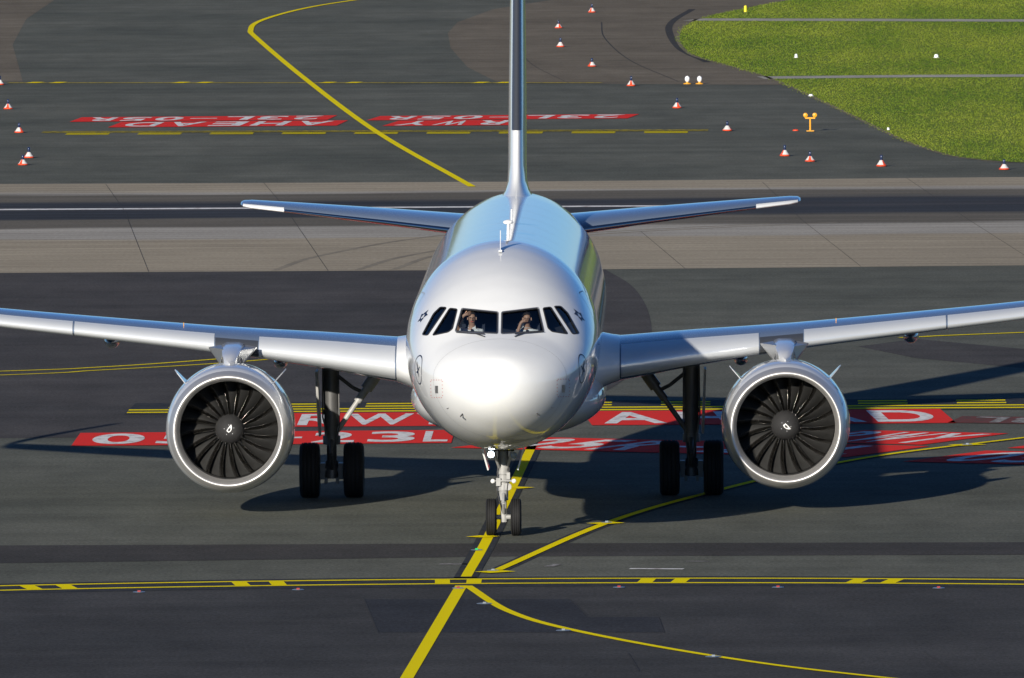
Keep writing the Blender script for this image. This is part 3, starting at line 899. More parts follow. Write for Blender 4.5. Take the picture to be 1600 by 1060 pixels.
for s in (-1, 1):
    ys = [1.2, 2.0, 2.6, 3.2, 4, 5, 6, 6.4, 7, 8, 9, 10, 11, 12, 13, 14, 15, 16, 16.6, 17.0]
    wing = loft_obj('wing', mirror(loft([wst(y) for y in ys]), s), M['wing'], air)
    # slats: the wrapped front of the section, a few mm proud
    t = foil(NF)[0]; mid = NF - 1
    ku = int(np.sum(t < .10)); kl = int(np.sum(t < .045))
    sel = slice(mid - ku, mid + kl + 1)
    for (a, b_) in ((2.35, 5.22), (6.17, 9.16), (9.20, 12.2), (12.24, 15.3)):
        yy = np.linspace(a, b_, 8)
        A = mirror(loft([wst(y) for y in yy], NF, sel, .012), s)
        A2 = mirror(loft([wst(y) for y in yy], NF, sel, -.004), s)
        loft_obj('slat', np.concatenate([A, A2[:, ::-1]], 1), M['slat'], wing)
    A = mirror(loft([wst(y) for y in np.linspace(5.24, 6.15, 4)], NF, slice(mid - ku + 2, mid + kl + 1), .004), s)
    loft_obj('pylon_leading_edge', A, M['dark_panel'], wing, False, False)
    # root fillet
    rf = []
    for y, g in ((1.35, .56), (1.7, .36), (1.95, .19), (2.15, .08), (2.32, .012)):
        q = list(wst(y)); q[1] -= g * 1.1; q[2] += g * 1.6; q[4] = q[4] * (1 + g * .8); rf.append(tuple(q))
    loft_obj('wing_root_fairing', mirror(loft(rf), s), M['white'], wing)
    # flap track fairings
    for y, L0, r0 in ((4.85, 1.9, .16), (8.45, 2.4, .175), (12.2, 2.0, .15)):
        le, ch, z, inc = f_wle(y), float(f_wch(y)), float(f_wz(y)), float(f_wi(y))
        y0 = le + ch * .45
        mb = MB(); mb.rev([(0, .01), (.15, r0 * .5), (.5, r0 * .85), (1.0, r0), (L0, r0 * .9), (L0 + .8, r0 * .5), (L0 + 1.3, .02)], 'Y', 18)
        mb.build('flap_track_fairing', M['wing'], wing, loc=(s * y, y0, z - ch * .45 * math.sin(R(inc)) - .06 * ch - r0 * .55), auto=60)
    # flap seam and upturned tip
    tip = wst(17.0)
    shk = []
    for k in range(9):
        q = k / 8; ang = q * R(80)
        yy = 17.0 + .62 * math.sin(ang) + q * .12; zz = tip[3] + .62 * (1 - math.cos(ang)) + q * q * 1.75
        shk.append((yy, zz, tip[1] + q * 1.25, tip[2] * (1 - .62 * q), ang))
    t_, yt_, _ = foil(16)
    rings = []
    for yy, zz, le, ch, ang in shk:
        xu = np.concatenate([t_[::-1], t_[1:]]) * ch; zu = np.concatenate([yt_[::-1], -yt_[1:]]) * ch * .09
        rings.append(np.stack([s * (yy - zu * math.sin(ang)), le + xu, zz + zu * math.cos(ang)], 1))
    loft_obj('sharklet', np.array(rings), M['white'], wing)
    mb = MB(); mb.tube((s * 6.85, f_wle(6.85) + 1.0, float(f_wz(6.85)) + .30), (s * 6.85, f_wle(6.85) + 1.0, float(f_wz(6.85)) + .37), .008)
    mb.build('vortex_pin', M['amber'], wing)

    # ---- tailplane
    TI = -3.2
    hs = [(.5, 31.75, 4.1, 4.84, .09, TI), (1.3, 32.25, 3.7, 4.92, .09, TI), (3.0, 33.28, 2.95, 5.095, .085, TI), (5, 34.47, 2.05, 5.285, .08, TI), (6.0, 35.07, 1.55, 5.375, .08, TI), (6.18, 35.3, 1.2, 5.40, .07, TI), (6.24, 35.6, .7, 5.41, .05, TI)]
    tp = loft_obj('tailplane', mirror(loft(hs, 26), s), M['wing'], air)
    q0, q1 = (5.25, 34.62, 1.94, 5.309, .08, TI), hs[4]
    loft_obj('tailplane_tip', mirror(loft([q0, q1, hs[5]], 26, slice(25 - 4, 25 + 6), .006), s), M['white'], tp, False, False)
    # polished bare-metal leading edge
    loft_obj('tailplane_leading_edge', mirror(loft([(1.35, 32.28, 3.68, 4.925, .09, TI), (3.0, 33.28, 2.95, 5.095, .085, TI), (5.24, 34.61, 1.94, 5.308, .08, TI)], 26, slice(25 - 2, 25 + 9),   .005), s), M['mirror'], tp, False, False)

# ---- fin
def fin_ring(z, le, ch, tc, n=26):
    t, yt, _ = foil(n)
    xu = np.concatenate([t[::-1], t[1:]]) * ch; yy = np.concatenate([yt[::-1], -yt[1:]]) * ch * tc
    return np.stack([yy, le + xu, np.full_like(xu, z)], 1)
fz = [(5.55, 26.6, 8.3, .105), (5.80, 27.4, 7.5, .092), (5.95, 28.15, 6.75, .075), (6.15, 28.75, 6.2, .069), (6.5, 29.2, 5.85, .070), (7.25, 29.8, 5.43, .074), (8, 30.4, 5.0, .078), (10, 32.0, 3.95, .085), (11.4, 33.12, 3.1, .088), (11.72, 33.5, 2.7, .08), (11.78, 34.0, 2.0, .05)]
fin = loft_obj('fin', np.array([fin_ring(*q) for q in fz]), M['white'], air)
fl_ = []
for q in [(7.25, 29.8, 5.43, .074)] + fz[6:9]:
    rg = fin_ring(*q); k = np.argmin(rg[:, 1]); rg = rg[k - 3:k + 4].copy(); rg[:, 1] -= .004; rg[:, 0] *= 1.06; fl_.append(rg)
loft_obj('fin_leading_edge', np.array(fl_), M['dark_panel'], fin, False, False)

# ---- belly fairing
bs = [(9.3, .05, .05, 2.35), (9.8, 1.1, .40, 2.35), (10.6, 1.62, .64, 2.35), (11.8, 1.92, .76, 2.35), (13.5, 2.03, .80, 2.36), (17, 2.03, .80, 2.36), (19.5, 1.9, .74, 2.33), (21.5, 1.4, .5, 2.25), (22.6, .05, .05, 2.2)]
f1, f2, f3 = [pchip([b[0] for b in bs], [b[k] for b in bs]) for k in (1, 2, 3)]
rings = []
for Y in np.linspace(9.3, 22.6, 46):
    T = np.linspace(0, 2 * math.pi, 64, endpoint=False)
    cx_, sx_ = np.cos(T), np.sin(T)
    rings.append(np.stack([float(f1(Y)) * np.sign(sx_) * np.abs(sx_) ** .95, np.full_like(T, Y), float(f3(Y)) + float(f2(Y)) * np.sign(cx_) * np.abs(cx_) ** .95], 1))
loft_obj('belly_fairing', np.array(rings), M['white'], air)

# ---- engines
def blade_mesh():
    nr, ncc = 9, 6
    V = []; F = []; mi = []
    for side in (1, -1):
        for i in range(nr):
            q = i / (nr - 1); r = .27 + (1.012 - .27) * q
            beta = R(22 + 42 * q ** .8); ch = .30 + .24 * q - .08 * q ** 3
            sweep = .16 * q * q - .05 * q
            for j in range(ncc):
                c = j / (ncc - 1)
                th = .5 * .02 * (1 - .5 * q) * math.sin(math.pi * (.06 + .9 * c)) * side
                camb = .10 * ch * (1 - (2 * c - 1) ** 2) * (1 - .6 * q)
                u = (c - .35) * ch
                tang = u * math.sin(beta) + camb * math.cos(beta) + th * math.cos(beta)
                ax = u * math.cos(beta) - camb * math.sin(beta) - th * math.sin(beta) + .10 * q * q
                ang = tang / r * (r / max(r, .45)) - sweep
                V.append((r * math.sin(ang), ax, r * math.cos(ang)))
    o = nr * ncc
    for k in (0, o):
        for i in range(nr - 1):
            for j in range(ncc - 1):
                f = (k + i * ncc + j, k + i * ncc + j + 1, k + (i + 1) * ncc + j + 1, k + (i + 1) * ncc + j)
                F.append(f if k else f[::-1]); mi.append(1 if j == 0 else 0)
    for i in range(nr - 1):
        F.append((i * ncc, (i + 1) * ncc, o + (i + 1) * ncc, o + i * ncc)); mi.append(1)
    return make_mesh('fan_blade', V, F, [M['blade'], M['blade_edge']], True, mi)

def build_engine():
    mb = MB()      # cowl, local origin on the axis at the lip plane (Y = 0)
    mb.rev([(.24, 1.229), (.36, 1.268), (.6, 1.305), (1.0, 1.328), (1.5, 1.337), (2.1, 1.325), (2.8, 1.285), (3.4, 1.22), (4.0, 1.12), (4.3, 1.06), (4.28, 1.03), (3.6, 1.06)], 'Y', 96)
    nac = mb.build('engine', M['cowl'], None, auto=45)
    mb = MB()
    lipc = [(.26, 1.238), (.18, 1.216), (.10, 1.19), (.04, 1.163), (.008, 1.14), (0, 1.122), (.008, 1.104), (.04, 1.082), (.10, 1.06), (.20, 1.038), (.34, 1.022), (.45, 1.018)]
    mb.rev(lipc, 'Y', 96); mb.build('inlet_lip', M['lip'], nac, auto=60)
    mb = MB(); mb.rev([(.448, 1.019), (.6, 1.019), (.85, 1.024), (1.5, 1.03), (2.4, .95)], 'Y', 64); mb.build('inlet_duct', M['duct'], nac, auto=60)
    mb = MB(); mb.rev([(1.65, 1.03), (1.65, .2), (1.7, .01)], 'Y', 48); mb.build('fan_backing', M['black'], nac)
    mb = MB()
    for k in range(40):
        t = 2 * math.pi * k / 40; c, s_ = math.cos(t), math.sin(t)
        mb.plate([(.42 * c, 1.45, .42 * s_), (1.02 * c, 1.45, 1.02 * s_), (1.02 * c - .05 * s_, 1.62, 1.02 * s_ + .05 * c), (.42 * c - .05 * s_, 1.62, .42 * s_ + .05 * c)], .012)
    mb.build('guide_vanes', M['blade'], nac)
    mb = MB(); prof = [(.50, .004), (.52, .05), (.57, .12), (.65, .20), (.75, .265), (.88, .305), (1.0, .315), (1.3, .32)]
    mb.rev(prof, 'Y', 40); sp = mb.build('spinner', M['spinner'], nac, auto=60)
    # white swirl on the spinner: a bent drop following the cone
    fp = pchip([p[1] for p in prof[:7]], [p[0] for p in prof[:7]])
    V = []; n = 10
    for i in range(n + 1):
        q = i / n; r = -.05 + .17 * q; a0 = R(48 + 22 * q); wd = .036 * math.sin(math.pi * min(1, .22 + .78 * q)) ** .8 + .003
        for s_ in (-1, 1):
            x, z = r * math.cos(a0) - s_ * wd * math.sin(a0), r * math.sin(a0) + s_ * wd * math.cos(a0)
            V.append((x, float(fp(min(.29, math.hypot(x, z)))) - .006, z))
    obj('swirl_mark', V, [(2 * i, 2 * i + 1, 2 * i + 3, 2 * i + 2) for i in range(n)], M['white_flat'], sp)
    for k in range(5):
        a0 = 2 * math.pi * k / 5 + .4; c_ = np.array([.105 * math.cos(a0), .105 * math.sin(a0)])
        obj('spinner_bolt', [(c_[0] + dx_, float(fp(.105)) - .008, c_[1] + dz_) for dx_, dz_ in ((-.007, -.007), (.007, -.007), (.007, .007), (-.007, .007))], [(0, 1, 2, 3)], M['steel'], nac)
    bm_ = blade_mesh()
    for k in range(20):
        b = link('fan_blade', bm_, nac, (0, .93, 0)); b.rotation_euler = (0, 2 * math.pi * k / 20 + .07, 0)
    for s_ in (-1, 1):     # strakes
        a = R(44)
        def pt(r, y, aa=a): return (s_ * r * math.sin(aa), y, r * math.cos(aa))
        mb = MB(); mb.plate([pt(1.32, .95), pt(1.33, 1.9), pt(1.60, 1.85), pt(1.66, 1.70), pt(1.58, 1.40)], .018); mb.build('strake', M['cowl'], nac)
    # seams on the cowl
    mb = MB(); mb.rev([(.50, 1.297), (.512, 1.2995)], 'Y', 96)
    mb.rev([(1.9, 1.3365), (1.915, 1.3360)], 'Y', 96); mb.build('cowl_seam', M['line_grey'], nac)
    # exhaust
    mb = MB(); mb.rev([(3.2, .86), (4.2, .74), (5.0, .58), (5.02, .54), (4.3, .60)], 'Y', 40); mb.rev([(4.4, .36), (5.1, .26), (5.7, .03)], 'Y', 30)
    mb.build('exhaust_core', M['gear_dark'], nac, auto=50)
    # pylon
    Pv = []
    for (y, zt, zb, hw) in ((.95, 1.36, 1.20, .01), (1.15, 1.42, 1.2, .10), (1.7, 1.52, 1.2, .165), (2.5, 1.60, 1.15, .20), (3.6, 1.66, .9, .22), (4.6, 1.58, .8, .21), (6.5, 1.35, 1.0, .16), (7.4, 1.22, 1.16, .02)):
        for (x, z) in ((-hw, zb), (-hw, zt - .04), (-hw * .6, zt), (hw * .6, zt), (hw, zt - .04), (hw, zb)): Pv.append((x, y, z))
    A = np.array(Pv).reshape(-1, 6, 3)
    py = loft_obj('pylon', A, M['cowl'], nac)
    for s_ in (-1, 1):
        mb = MB(); mb.plate([(s_ * .24, 2.55, 1.25), (s_ * .50, 3.3, 1.56), (s_ * .24, 3.35, 1.60), (s_ * .17, 2.4, 1.56)], .03); mb.build('pylon_skirt', M['steel'], nac)
    return nac
eng = build_engine()
eng.parent = air; eng.location = (-5.755, 11.0, 1.80)
e2 = copy_tree(eng, air); e2.location = (5.755, 11.0, 1.80)
for ch in e2.children:      # the second fan stopped at another angle
    if ch.name.startswith('spinner') or ch.name.startswith('fan_blade'): ch.rotation_euler.y += 1.75

# ---- landing gear
def wheel(name, parent, c, R_, w, n=40, grooves=4):
    hw = w / 2
    prof = [(-hw * .80, R_ * .52), (-hw * .98, R_ * .64), (-hw, R_ * .80), (-hw * .93, R_ * .92), (-hw * .72, R_ * .985)]
    for k in range(grooves):
        x = -hw * .6 + 1.2 * hw * k / (grooves - 1)
        prof += [(x - .012, R_), (x - .007, R_ - .016), (x + .007, R_ - .016), (x + .012, R_)]
    prof += [(-a, r) for a, r in prof[:5][::-1]]
    mb = MB(); mb.rev(prof, 'X', n); t = mb.build(name, M['tyre'], parent, loc=c, auto=35)
    mb = MB()
    for s_ in (-1, 1):
        mb.rev([(s_ * hw * .82, R_ * .525), (s_ * hw * .78, R_ * .45), (s_ * hw * .45, R_ * .36), (s_ * hw * .5, R_ * .16), (s_ * hw * .72, R_ * .12), (s_ * hw * .72, .002)], 'X', 28)
    mb.build('rim', M['rim'], t, auto=35)
    return t
for s in (-1, 1):
    g = MB(); x0 = s * 3.795; Y0 = 17.71
    g.tube((x0, Y0, 1.15), (x0, Y0 - .05, 2.95), .15, .17, 20); g.tube((x0, Y0, .5), (x0, Y0, 1.2), .105, .105, 18)
    g.tube((x0, Y0, 1.12), (x0, Y0, 1.30), .185, .185, 18); g.tube((x0, Y0, 1.75), (x0, Y0, 1.85), .185, .185, 18)
    g.tube((x0 - .42, Y0, .575), (x0 + .42, Y0, .575), .085, .085, 14); g.tube((x0, Y0, .40), (x0, Y0, .78), .15, .13, 14)
    g.path([(x0 + s * .17, Y0 - .12, 2.8), (x0 + s * .18, Y0 - .16, 1.7), (x0 + .04, Y0 - .16, .8)], .018, 6)
    g.path([(x0 - s * .16, Y0 - .14, 2.8), (x0 - s * .17, Y0 - .18, 1.5), (x0 - .05, Y0 - .17, .7)], .014, 6)
    for k in (-1, 1): g.box((x0 + k * .19, Y0 - .05, .56), (.10, .34, .34)); g.box((x0 + k * .12, Y0 - .10, .36), (.07, .2, .12))
    gear = g.build('main_gear', M['gear_dark'], air, auto=40)
    mb = MB(); mb.tube((x0, Y0 - .16, 1.2), (x0, Y0 - .48, .93), .05, .035, 8); mb.tube((x0, Y0 - .48, .93), (x0, Y0 - .12, .62), .035, .05, 8); mb.build('torque_link', M['gear_dark'], gear, auto=40)
    mb = MB(); mb.tube((x0 - s * .12, Y0 - .05, 1.40), (x0 - s * .55, Y0 - .05, 2.02), .055, .055, 12); mb.tube((x0 - s * .55, Y0 - .05, 2.02), (x0 - s * .74, Y0 - .05, 2.28), .085, .085, 12)
    mb.tube((x0 - s * .74, Y0 - .05, 2.28), (x0 - s * .98, Y0 - .05, 2.62), .13, .13, 12)
    mb.build('side_brace', M['gear_white'] if s < 0 else M['gear_dark'], gear, auto=40)  # right brace lies in shadow; that shade is put into a darker material
    mb = MB(); mb.path([(x0 - s * .70, Y0 - .05, 2.20), (x0 - s * .45, Y0 - .05, 2.32), (x0 - s * .1, Y0 - .05, 2.60)], .04, 8); mb.build('lock_stay', M['gear_dark'], gear, auto=40)
    mb = MB(); mb.plate([(x0 + s * .30, Y0 - .55, 2.68), (x0 + s * .30, Y0 + .45, 2.68), (x0 + s * .24, Y0 + .35, 1.45), (x0 + s * .24, Y0 - .25, 1.30), (x0 + s * .26, Y0 - .42, 1.6)], .05)
    mb.build('gear_door', M['gear_white'], gear)
    for k in (-.465, .465): wheel('wheel', gear, (x0 + k, Y0, .575), .585, .43)
# nose gear
NX, NY = -.0, 5.07
g = MB()
g.tube((NX, NY, .33), (NX, NY, .98), .062, .062, 18); g.tube((NX, NY, .72), (NX, NY - .03, 1.9), .095, .11, 18)
g.tube((NX, NY, .92), (NX, NY, 1.04), .125, .125, 18); g.tube((NX, NY - .02, 1.25), (NX, NY - .02, 1.31), .13, .13, 18)
g.tube((NX - .24, NY, .38), (NX + .24, NY, .38), .05, .05, 12); g.tube((NX, NY, .28), (NX, NY, .47), .07, .07, 12)
g.tube((NX + .09, NY - .05, 1.0), (NX + .09, NY - .12, 1.0), .075, .075, 14)
g.box((NX - .10, NY - .10, 1.10), (.09, .12, .16)); g.box((NX + .10, NY - .10, 1.22), (.07, .10, .14))
ngear = g.build('nose_gear', M['gear_white'], air, auto=40)
mb = MB(); mb.tube((NX, NY - .10, .86), (NX, NY - .33, .68), .035, .025, 8); mb.tube((NX, NY - .33, .68), (NX, NY - .08, .47), .025, .035, 8); mb.build('torque_link', M['gear_white'], ngear, auto=40)
mb = MB()
for k in (-1, 1): mb.tube((NX + k * .07, NY - .05, 1.35), (NX + k * .20, NY - .60, 1.78), .028, .032, 10)
mb.build('drag_brace', M['gear_white'], ngear, auto=40)
mb = MB(); mb.path([(NX - .07, NY - .11, 1.85), (NX - .11, NY - .13, 1.4), (NX - .13, NY - .12, .9), (NX - .03, NY - .09, .5)], .012, 6)
mb.path([(NX + .08, NY - .11, 1.8), (NX + .12, NY - .13, 1.35), (NX + .06, NY - .12, .8)], .012, 6); mb.build('hose', M['seal'], ngear)
for k in (-.25, .25):
    t = wheel('wheel', ngear, (NX + k, NY, .38), .38, .215, 36, 4)
def lamp(name, c, r, mat, parent):
    mb = MB(); mb.rev([(.10, .02), (.08, r * .7), (0, r), (-.015, r * 1.05), (-.02, r * .95)], 'Y', 20); l = mb.build(name, M['gear_white'], parent, loc=c, auto=50)
    mb = MB(); mb.rev([(-.012, r * .95), (-.028, r * .6), (-.034, .003)], 'Y', 20); mb.build('lens', mat, l, auto=60)
    return l
lamp('taxi_light', (-.235, 4.28, 1.70), .068, M['lit'], ngear)
lamp('takeoff_light', (.225, 4.28, 1.68), .068, M['lens_dark'], ngear)
for k in (-1, 1): lamp('turnoff_light', (k * .213, 4.9, 1.12), .045, M['glass_white'], ngear)
mb = MB(); mb.tube((-.22, 4.93, 1.12), (.22, 4.93, 1.12), .02, .02, 8); mb.build('lamp_bar', M['gear_white'], ngear)
for k in (-1, 1):
    mb = MB(); mb.plate([(k * .42, 4.45, 1.80), (k * .42, 5.6, 1.78), (k * .30, 5.6, 1.36), (k * .30, 4.6, 1.36)], .03); mb.build('gear_door', M['white'], ngear)
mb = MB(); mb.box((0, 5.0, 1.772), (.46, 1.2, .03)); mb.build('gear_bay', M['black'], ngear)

# ------------------------------------------------------------------ the two pilots
def skin_mesh(name, V, E, Rd, mat, levels=2):
    me = bpy.data.meshes.new(name); me.from_pydata(V, E, [])
    o = bpy.data.objects.new(name, me); C.objects.link(o)
    mo = o.modifiers.new('skin', 'SKIN'); mo.use_smooth_shade = True
    for i, r in enumerate(Rd):
        sv = me.skin_vertices[0].data[i]; sv.radius = (r, r) if not isinstance(r, tuple) else r
        sv.use_root = (i == 0)
    sb = o.modifiers.new('sub', 'SUBSURF'); sb.levels = levels; sb.render_levels = levels
    dg_ = bpy.context.evaluated_depsgraph_get()
    m2 = bpy.data.meshes.new_from_object(o.evaluated_get(dg_))
    bpy.data.objects.remove(o); bpy.data.meshes.remove(me)
    m2.name = name; m2.materials.clear(); m2.materials.append(mat)
    m2.polygons.foreach_set('use_smooth', [True] * len(m2.polygons))
    return m2

def hand_chain(V, E, Rd, wrist, palm, up, side):
    """palm and five fingers growing from a wrist vertex"""
    w = Vector(V[wrist]); d = Vector(palm).normalized(); u = Vector(up).normalized(); sd = Vector(side).normalized()
    p = len(V); V.append(tuple(w + d * .05)); Rd.append(.030); E.append((wrist, p))
    k = len(V); V.append(tuple(w + d * .085)); Rd.append(.030); E.append((p, k))
    for i, L in enumerate((.065, .075, .07, .055)):
        off = (i - 1.5) * .021
        a = len(V); V.append(tuple(w + d * .105 + sd * off)); Rd.append(.0095); E.append((k, a))
        b = len(V); V.append(tuple(w + d * (.105 + L * .55) + sd * off + u * -.012)); Rd.append(.009); E.append((a, b))
        c = len(V); V.append(tuple(w + d * (.105 + L * .95) + sd * off + u * -.035)); Rd.append(.008); E.append((b, c))
    a = len(V); V.append(tuple(w + d * .06 - sd * .045)); Rd.append(.012); E.append((p, a))
    b = len(V); V.append(tuple(w + d * .095 - sd * .065)); Rd.append(.010); E.append((a, b))

def pilot(x, Ye, ze, pose, label):
    """seated figure; (x, Ye, ze) is the middle of the head; faces -Y (out of the windscreen)"""
    root = empty('person', (x, Ye + .1, ze - .78)); tag(root, label, 'person', 'pilots in the cockpit')
    o = Vector((0, -.1, .78))            # head centre in root coordinates
    def q(a, b, c): return tuple(o + Vector((a, b, c)))
    V = [q(0, .12, -.72), q(0, .13, -.50), q(0, .11, -.30), q(0, .08, -.19), q(0, .05, -.12), q(0, .02, -.03), q(0, 0, .05), q(0, .01, .10)]
    Rd = [.14, .14, .13, .075, .055, .078, .085, .055]
    E = [(i, i + 1) for i in range(7)]
    def limb(start, pts, rs):
        i0 = start
        for p_, r_ in zip(pts, rs):
            V.append(p_); Rd.append(r_); E.append((i0, len(V) - 1)); i0 = len(V) - 1
        return i0
    arms = {}
    if pose == 'shade':
        arms[-1] = [q(-.19, .09, -.27), q(-.31, -.02, -.17), q(-.17, -.11, .06)]
        arms[1] = [q(.19, .09, -.27), q(.20, -.08, -.47), q(-.10, -.24, -.31)]
    else:
        arms[-1] = [q(-.19, .09, -.27), q(-.22, -.10, -.36), q(-.12, -.14, -.06)]
        arms[1] = [q(.19, .09, -.27), q(.24, -.02, -.52), q(.16, -.30, -.48)]
    for s_ in (-1, 1):
        wv = limb(2, arms[s_], (.062, .045, .032))
        el, wr = Vector(arms[s_][1]), Vector(arms[s_][2])
        if s_ == -1: hand_chain(V, E, Rd, wv, (.9, .1, .35), (0, -1, 0), (.2, 0, -1))
        else: hand_chain(V, E, Rd, wv, wr - el, (0, 0, 1), (1, 0, 0))
        limb(0, [q(s_ * .10, .08, -.76), q(s_ * .15, -.36, -.74), q(s_ * .15, -.42, -1.12), q(s_ * .15, -.52, -1.15)], (.10, .075, .05, .035))
    body = link('body', skin_mesh('body', V, E, Rd, M['skin'], 1), root)
    # face: nose, eyes, mouth, ears; hair, shirt, tie, trousers
    mb = MB(); mb.plate([q(-.014, -.085, -.03), q(.014, -.085, -.03), q(.006, -.088, .02)], .03); mb.build('nose', M['skin'], body)
    for s_ in (-1, 1):
        mb = MB(); mb.box(q(s_ * .032, -.080, .022), (.030, .02, .013)); mb.build('eye', M['hair'], body)
        mb = MB(); mb.box(q(s_ * .086, .01, .0), (.018, .035, .055)); mb.build('ear', M['skin'], body)
    mb = MB(); mb.box(q(0, -.078, -.060), (.05, .012, .010)); mb.build('mouth', M['red_ink'], body)
    hv = []; hf = []; nn, mm = 16, 8
    for i in range(mm):
        ph = (i / (mm - 1)) * R(100)
        for j in range(nn):
            t = 2 * math.pi * j / nn; front = max(0, -math.sin(t)); rr = .098
            pz = .045 + rr * 1.05 * math.cos(ph * (1 - .42 * front))
            hv.append(q(rr * .95 * math.sin(ph * (1 - .42 * front)) * math.cos(t), .012 + rr * math.sin(ph * (1 - .42 * front)) * math.sin(t), pz))
    hf = grid_faces(mm, nn, True)
    obj('hair', hv, hf, M['hair'], root, True)
    sv = [q(0, .12, -.66), q(0, .13, -.48), q(0, .11, -.30), q(0, .085, -.20), q(0, .06, -.145)]; sr = [.155, .155, .145, .085, .070]; se = [(0, 1), (1, 2), (2, 3), (3, 4)]
    for s_ in (-1, 1):
        a0 = Vector(arms[s_][0]); a1 = Vector(arms[s_][1]); i = len(sv)
        sv += [tuple(a0), tuple(a0.lerp(a1, .75))]; sr += [.075, .058]; se += [(2, i), (i, i + 1)]
    shirt = link('shirt', skin_mesh('shirt', sv, se, sr, M['shirt'], 2), root)
    mb = MB(); mb.plate([q(-.02, -.045, -.21), q(.02, -.045, -.21), q(.032, -.055, -.46), q(0, -.058, -.50), q(-.032, -.055, -.46)], .02); mb.build('tie', M['cloth_dark'], root)
    tv = [q(0, .12, -.74)]; tr_ = [.165]; te = []
    for s_ in (-1, 1):
        i = len(tv); tv += [q(s_ * .10, .08, -.76), q(s_ * .15, -.36, -.74), q(s_ * .15, -.42, -1.10)]; tr_ += [.115, .09, .065]; te += [(0, i), (i, i + 1), (i + 1, i + 2)]
    link('trousers', skin_mesh('trousers', tv, te, tr_, M['cloth_dark'], 2), root)
    return root
pilot(-.575, 2.72, 4.53, 'shade', 'pilot in white shirt shading the eyes with a raised arm behind left windscreen')
pilot(.53, 2.72, 4.51, 'rest', 'pilot in white shirt with one hand beside the face behind right windscreen')

# ------------------------------------------------------------------ marker cones with lamps
def make_cone():
    root = empty('marker_cone')
    mb = MB(); mb.rev([(0, .20), (.035, .205), (.05, .19), (.05, .05)], 'Z', 24); mb.rev([(0, .20), (0, .01)], 'Z', 24); mb.build('base', M['orange'], root)
    n = 8
    for k in range(n):
        V = []
        for z, r in ((.052, .185), (.13, .12), (.20, .075), (.215, .055)):
            for j in range(4):
                t = 2 * math.pi * (k + j / 3) / n + .2; V.append((r * math.cos(t), r * math.sin(t), z))
        F = grid_faces(4, 4, False)
        o = obj('stripe', V, F, M['cone_white'] if k % 4 else M['orange'], root, True)
    mb = MB(); mb.rev([(.20, .055), (.235, .058), (.24, .05), (.35, .056), (.39, .042), (.405, .004)], 'Z', 16); mb.build('lamp', M['lamp_navy'], root, auto=50)
    return root
CONES = [
    (-22.61, 264.7, 'marker cone at the left picture edge level with the thin yellow line'),
    (-21.12, 239.8, 'cone highest of the four left of the far letters'),
    (-19.69, 217.6, 'marker cone at the left end of the far dashed yellow line'),
    (-18.36, 195.9, 'farther cone of the close pair on the left below the dashed line'),
    (-18.29, 190.1, 'nearer cone of the close pair on the left below the dashed line'),
    (3.09, 236.1, 'marker cone just below the two white globe lamps'),
    (4.86, 214.8, 'marker cone at the right end of the far dashed yellow line'),
    (6.72, 193.0, 'left cone of the close pair below the orange twin lamp'),
    (7.52, 188.5, 'right cone of the close pair below the orange twin lamp'),
    (9.80, 184.3, 'lone marker cone near the runway edge below the grass'),
    (13.71, 181.1, 'marker cone at the right picture edge below the grass tip'),
    (-.82, 348.4, 'farthest marker cone on the brown shoulder at the top edge'),
    (-2.06, 327.3, 'second farthest marker cone right of the tail fin'),
    (-1.75, 303.3, 'third farthest marker cone right of the tail fin'),
    (-.30, 280.1, 'fourth farthest marker cone, left of the long shoulder crack'),
    (1.33, 258.6, 'marker cone at the right end of the thin far yellow line'),
]
cone0 = make_cone()
for i, (x, y, lab) in enumerate(CONES):
    c = cone0 if i == 0 else copy_tree(cone0)
    c.location = (x, y, .014); c.rotation_euler.z = .9 * i; c.scale = (.82, .82, .86 + .06 * math.sin(3 * i))
    tag(c, 'red and white ' + lab, 'cone', 'lamp cones marking the closed taxiway')

# ------------------------------------------------------------------ lights and small things
def edge_lamp(x, y, lab):
    r = empty('edge_light', (x, y, .009)); tag(r, lab, 'light', 'white edge lamps')
    mb = MB(); mb.rev([(0, .15), (.03, .15), (.05, .05), (.09, .04)], 'Z', 18); mb.rev([(0, .15), (0, .01)], 'Z', 18); mb.build('base', M['amber'], r, auto=40)
    mb = MB(); mb.rev([(.08, .04), (.12, .085), (.20, .095), (.27, .075), (.31, .005)], 'Z', 18); mb.build('globe', M['glass_white'], r, auto=70)
edge_lamp(3.43, 260.2, 'left of two white globe lamps on amber bases')
edge_lamp(3.89, 260.1, 'right of two white globe lamps on amber bases')
r = empty('twin_lamp', (7.71, 213.7, .009)); tag(r, 'orange twin-headed warning lamp on a post near the grass', 'light')
mb = MB(); mb.box((0, 0, .02), (.26, .2, .03)); mb.build('base', M['amber'], r)
mb = MB(); mb.tube((0, 0, .03), (0, 0, .48), .035, .03, 12); mb.box((0, 0, .46), (.34, .05, .05)); mb.build('post', M['amber'], r, auto=40)
for k in (-1, 1):
    mb = MB(); mb.tube((k * .16, .05, .56), (k * .16, -.05, .56), .085, .075, 18); mb.tube((k * .16, 0, .46), (k * .16, 0, .52), .03, .03, 8); h_ = mb.build('lamp_head', M['amber'], r, auto=40)
    mb = MB(); mb.rev([(-.052, .07), (-.065, .04), (-.068, .003)], 'Y', 16, (k * .16, 0, .56)); mb.build('lens', M['amber'], h_, auto=60)
r = empty('marker_post', (5.86, 346.8, .009)); tag(r, 'short yellow marker post standing in the far grass', 'post')
mb = MB(); mb.rev([(0, .07), (.28, .065), (.30, .04), (.31, .003)], 'Z', 14); mb.build('post', M['yellow_plastic'], r, auto=40)
mb = MB(); mb.rev([(0, .12), (.02, .12), (.022, .06)], 'Z', 14); mb.build('base', M['seal'], r)
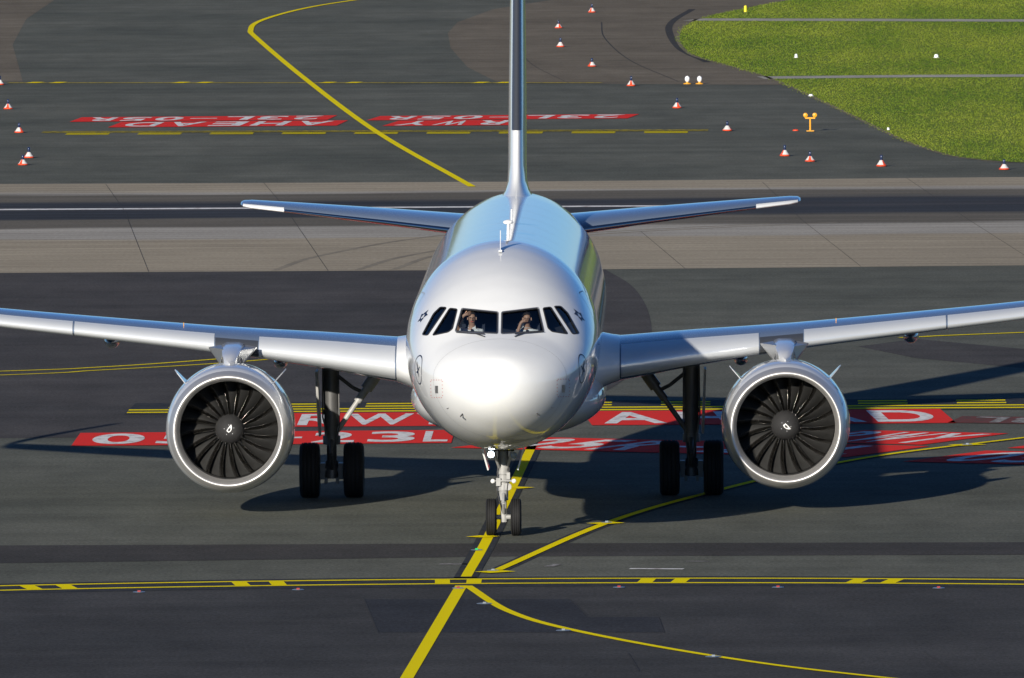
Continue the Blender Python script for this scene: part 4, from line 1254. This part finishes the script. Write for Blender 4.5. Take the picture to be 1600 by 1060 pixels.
for (x, y, w_, hh, lab) in ((7.69, 288.3, .13, .16, 'small white light box in the middle grass, left of two'), (13.2, 287.1, .18, .15, 'small white light box in the middle grass, right of two'),
                            (7.97, 246.8, .16, .08, 'low white light box at the grass edge above the orange twin lamp'), (10.4, 214.4, .09, .09, 'tiny white light box on the grass right of the orange twin lamp')):
    r = empty('grass_light', (x, y, .012)); tag(r, lab, 'light', 'white lights in the grass')
    mb = MB(); mb.rev([(0, w_ * .5), (hh * .5, w_ * .48), (hh * .9, w_ * .36), (hh, .003)], 'Z', 14); mb.build('housing', M['glass_white'], r, auto=50)
    mb = MB(); mb.rev([(0, w_ * .7), (.015, w_ * .7), (.017, w_ * .4)], 'Z', 14); mb.build('base', M['cone_white'], r)
r = empty('lamp_cover', (7.21, 214.4, .009)); tag(r, 'flat red disc on the asphalt left of the orange twin lamp', 'disc')
mb = MB(); mb.rev([(0, .11), (.03, .10), (.05, .05), (.055, .003)], 'Z', 18); mb.build('cap', M['orange'], r, auto=40)

def inset_light(x, y, lens, lab, z=.018, rot=0.0, r0=.12):
    r = empty('inset_light', (x, y, z)); tag(r, lab, 'light', 'inset taxiway lights'); r.rotation_euler.z = rot
    mb = MB(); mb.rev([(0, r0), (.008, r0 * .95), (.014, r0 * .7), (.015, .003)], 'Z', 20); mb.build('rim', M['fitting'], r, auto=40)
    for k in (-1, 1):
        mb = MB(); mb.box((0, k * r0 * .45, .022), (.06, .04, .018)); mb.build('lens', M[lens], r)
inset_light(2.06, 8.68, 'lens_dark', 'inset light on the diagonal yellow line, right of the nose wheel')
inset_light(-.07, -5.41, 'lens_dark', 'inset light where the diagonal yellow line begins at the double line')
inset_light(-.48, .57, 'lens_green', 'green inset light on the yellow line just before the nose wheel')
inset_light(-.10, -14.56, 'lens_dark', 'inset light just below the fork of the two yellow lines', r0=.15)
inset_light(1.46, -21.68, 'lens_dark', 'inset light halfway along the lower curved yellow line', r0=.14)
inset_light(4.22, -28.41, 'lens_dark', 'inset light on the lower curved line near the bottom edge', r0=.15)
inset_light(9.9, 34.3, 'lens_dark', 'inset light on the diagonal yellow line between red panels')
for x, w_ in ((-6.78, 'leftmost of the red stop lights along the double yellow line'), (-3.74, 'second red stop light from the left along the double yellow line'), (-.67, 'red stop light at the crossing of the yellow lines'),
              (2.42, 'red stop light first right of the crossing lines'), (5.47, 'red stop light second right of the crossing lines'), (8.54, 'rightmost red stop light along the double yellow line')):
    inset_light(x, lad(x) - 2.7, 'lens_red', w_, .014)
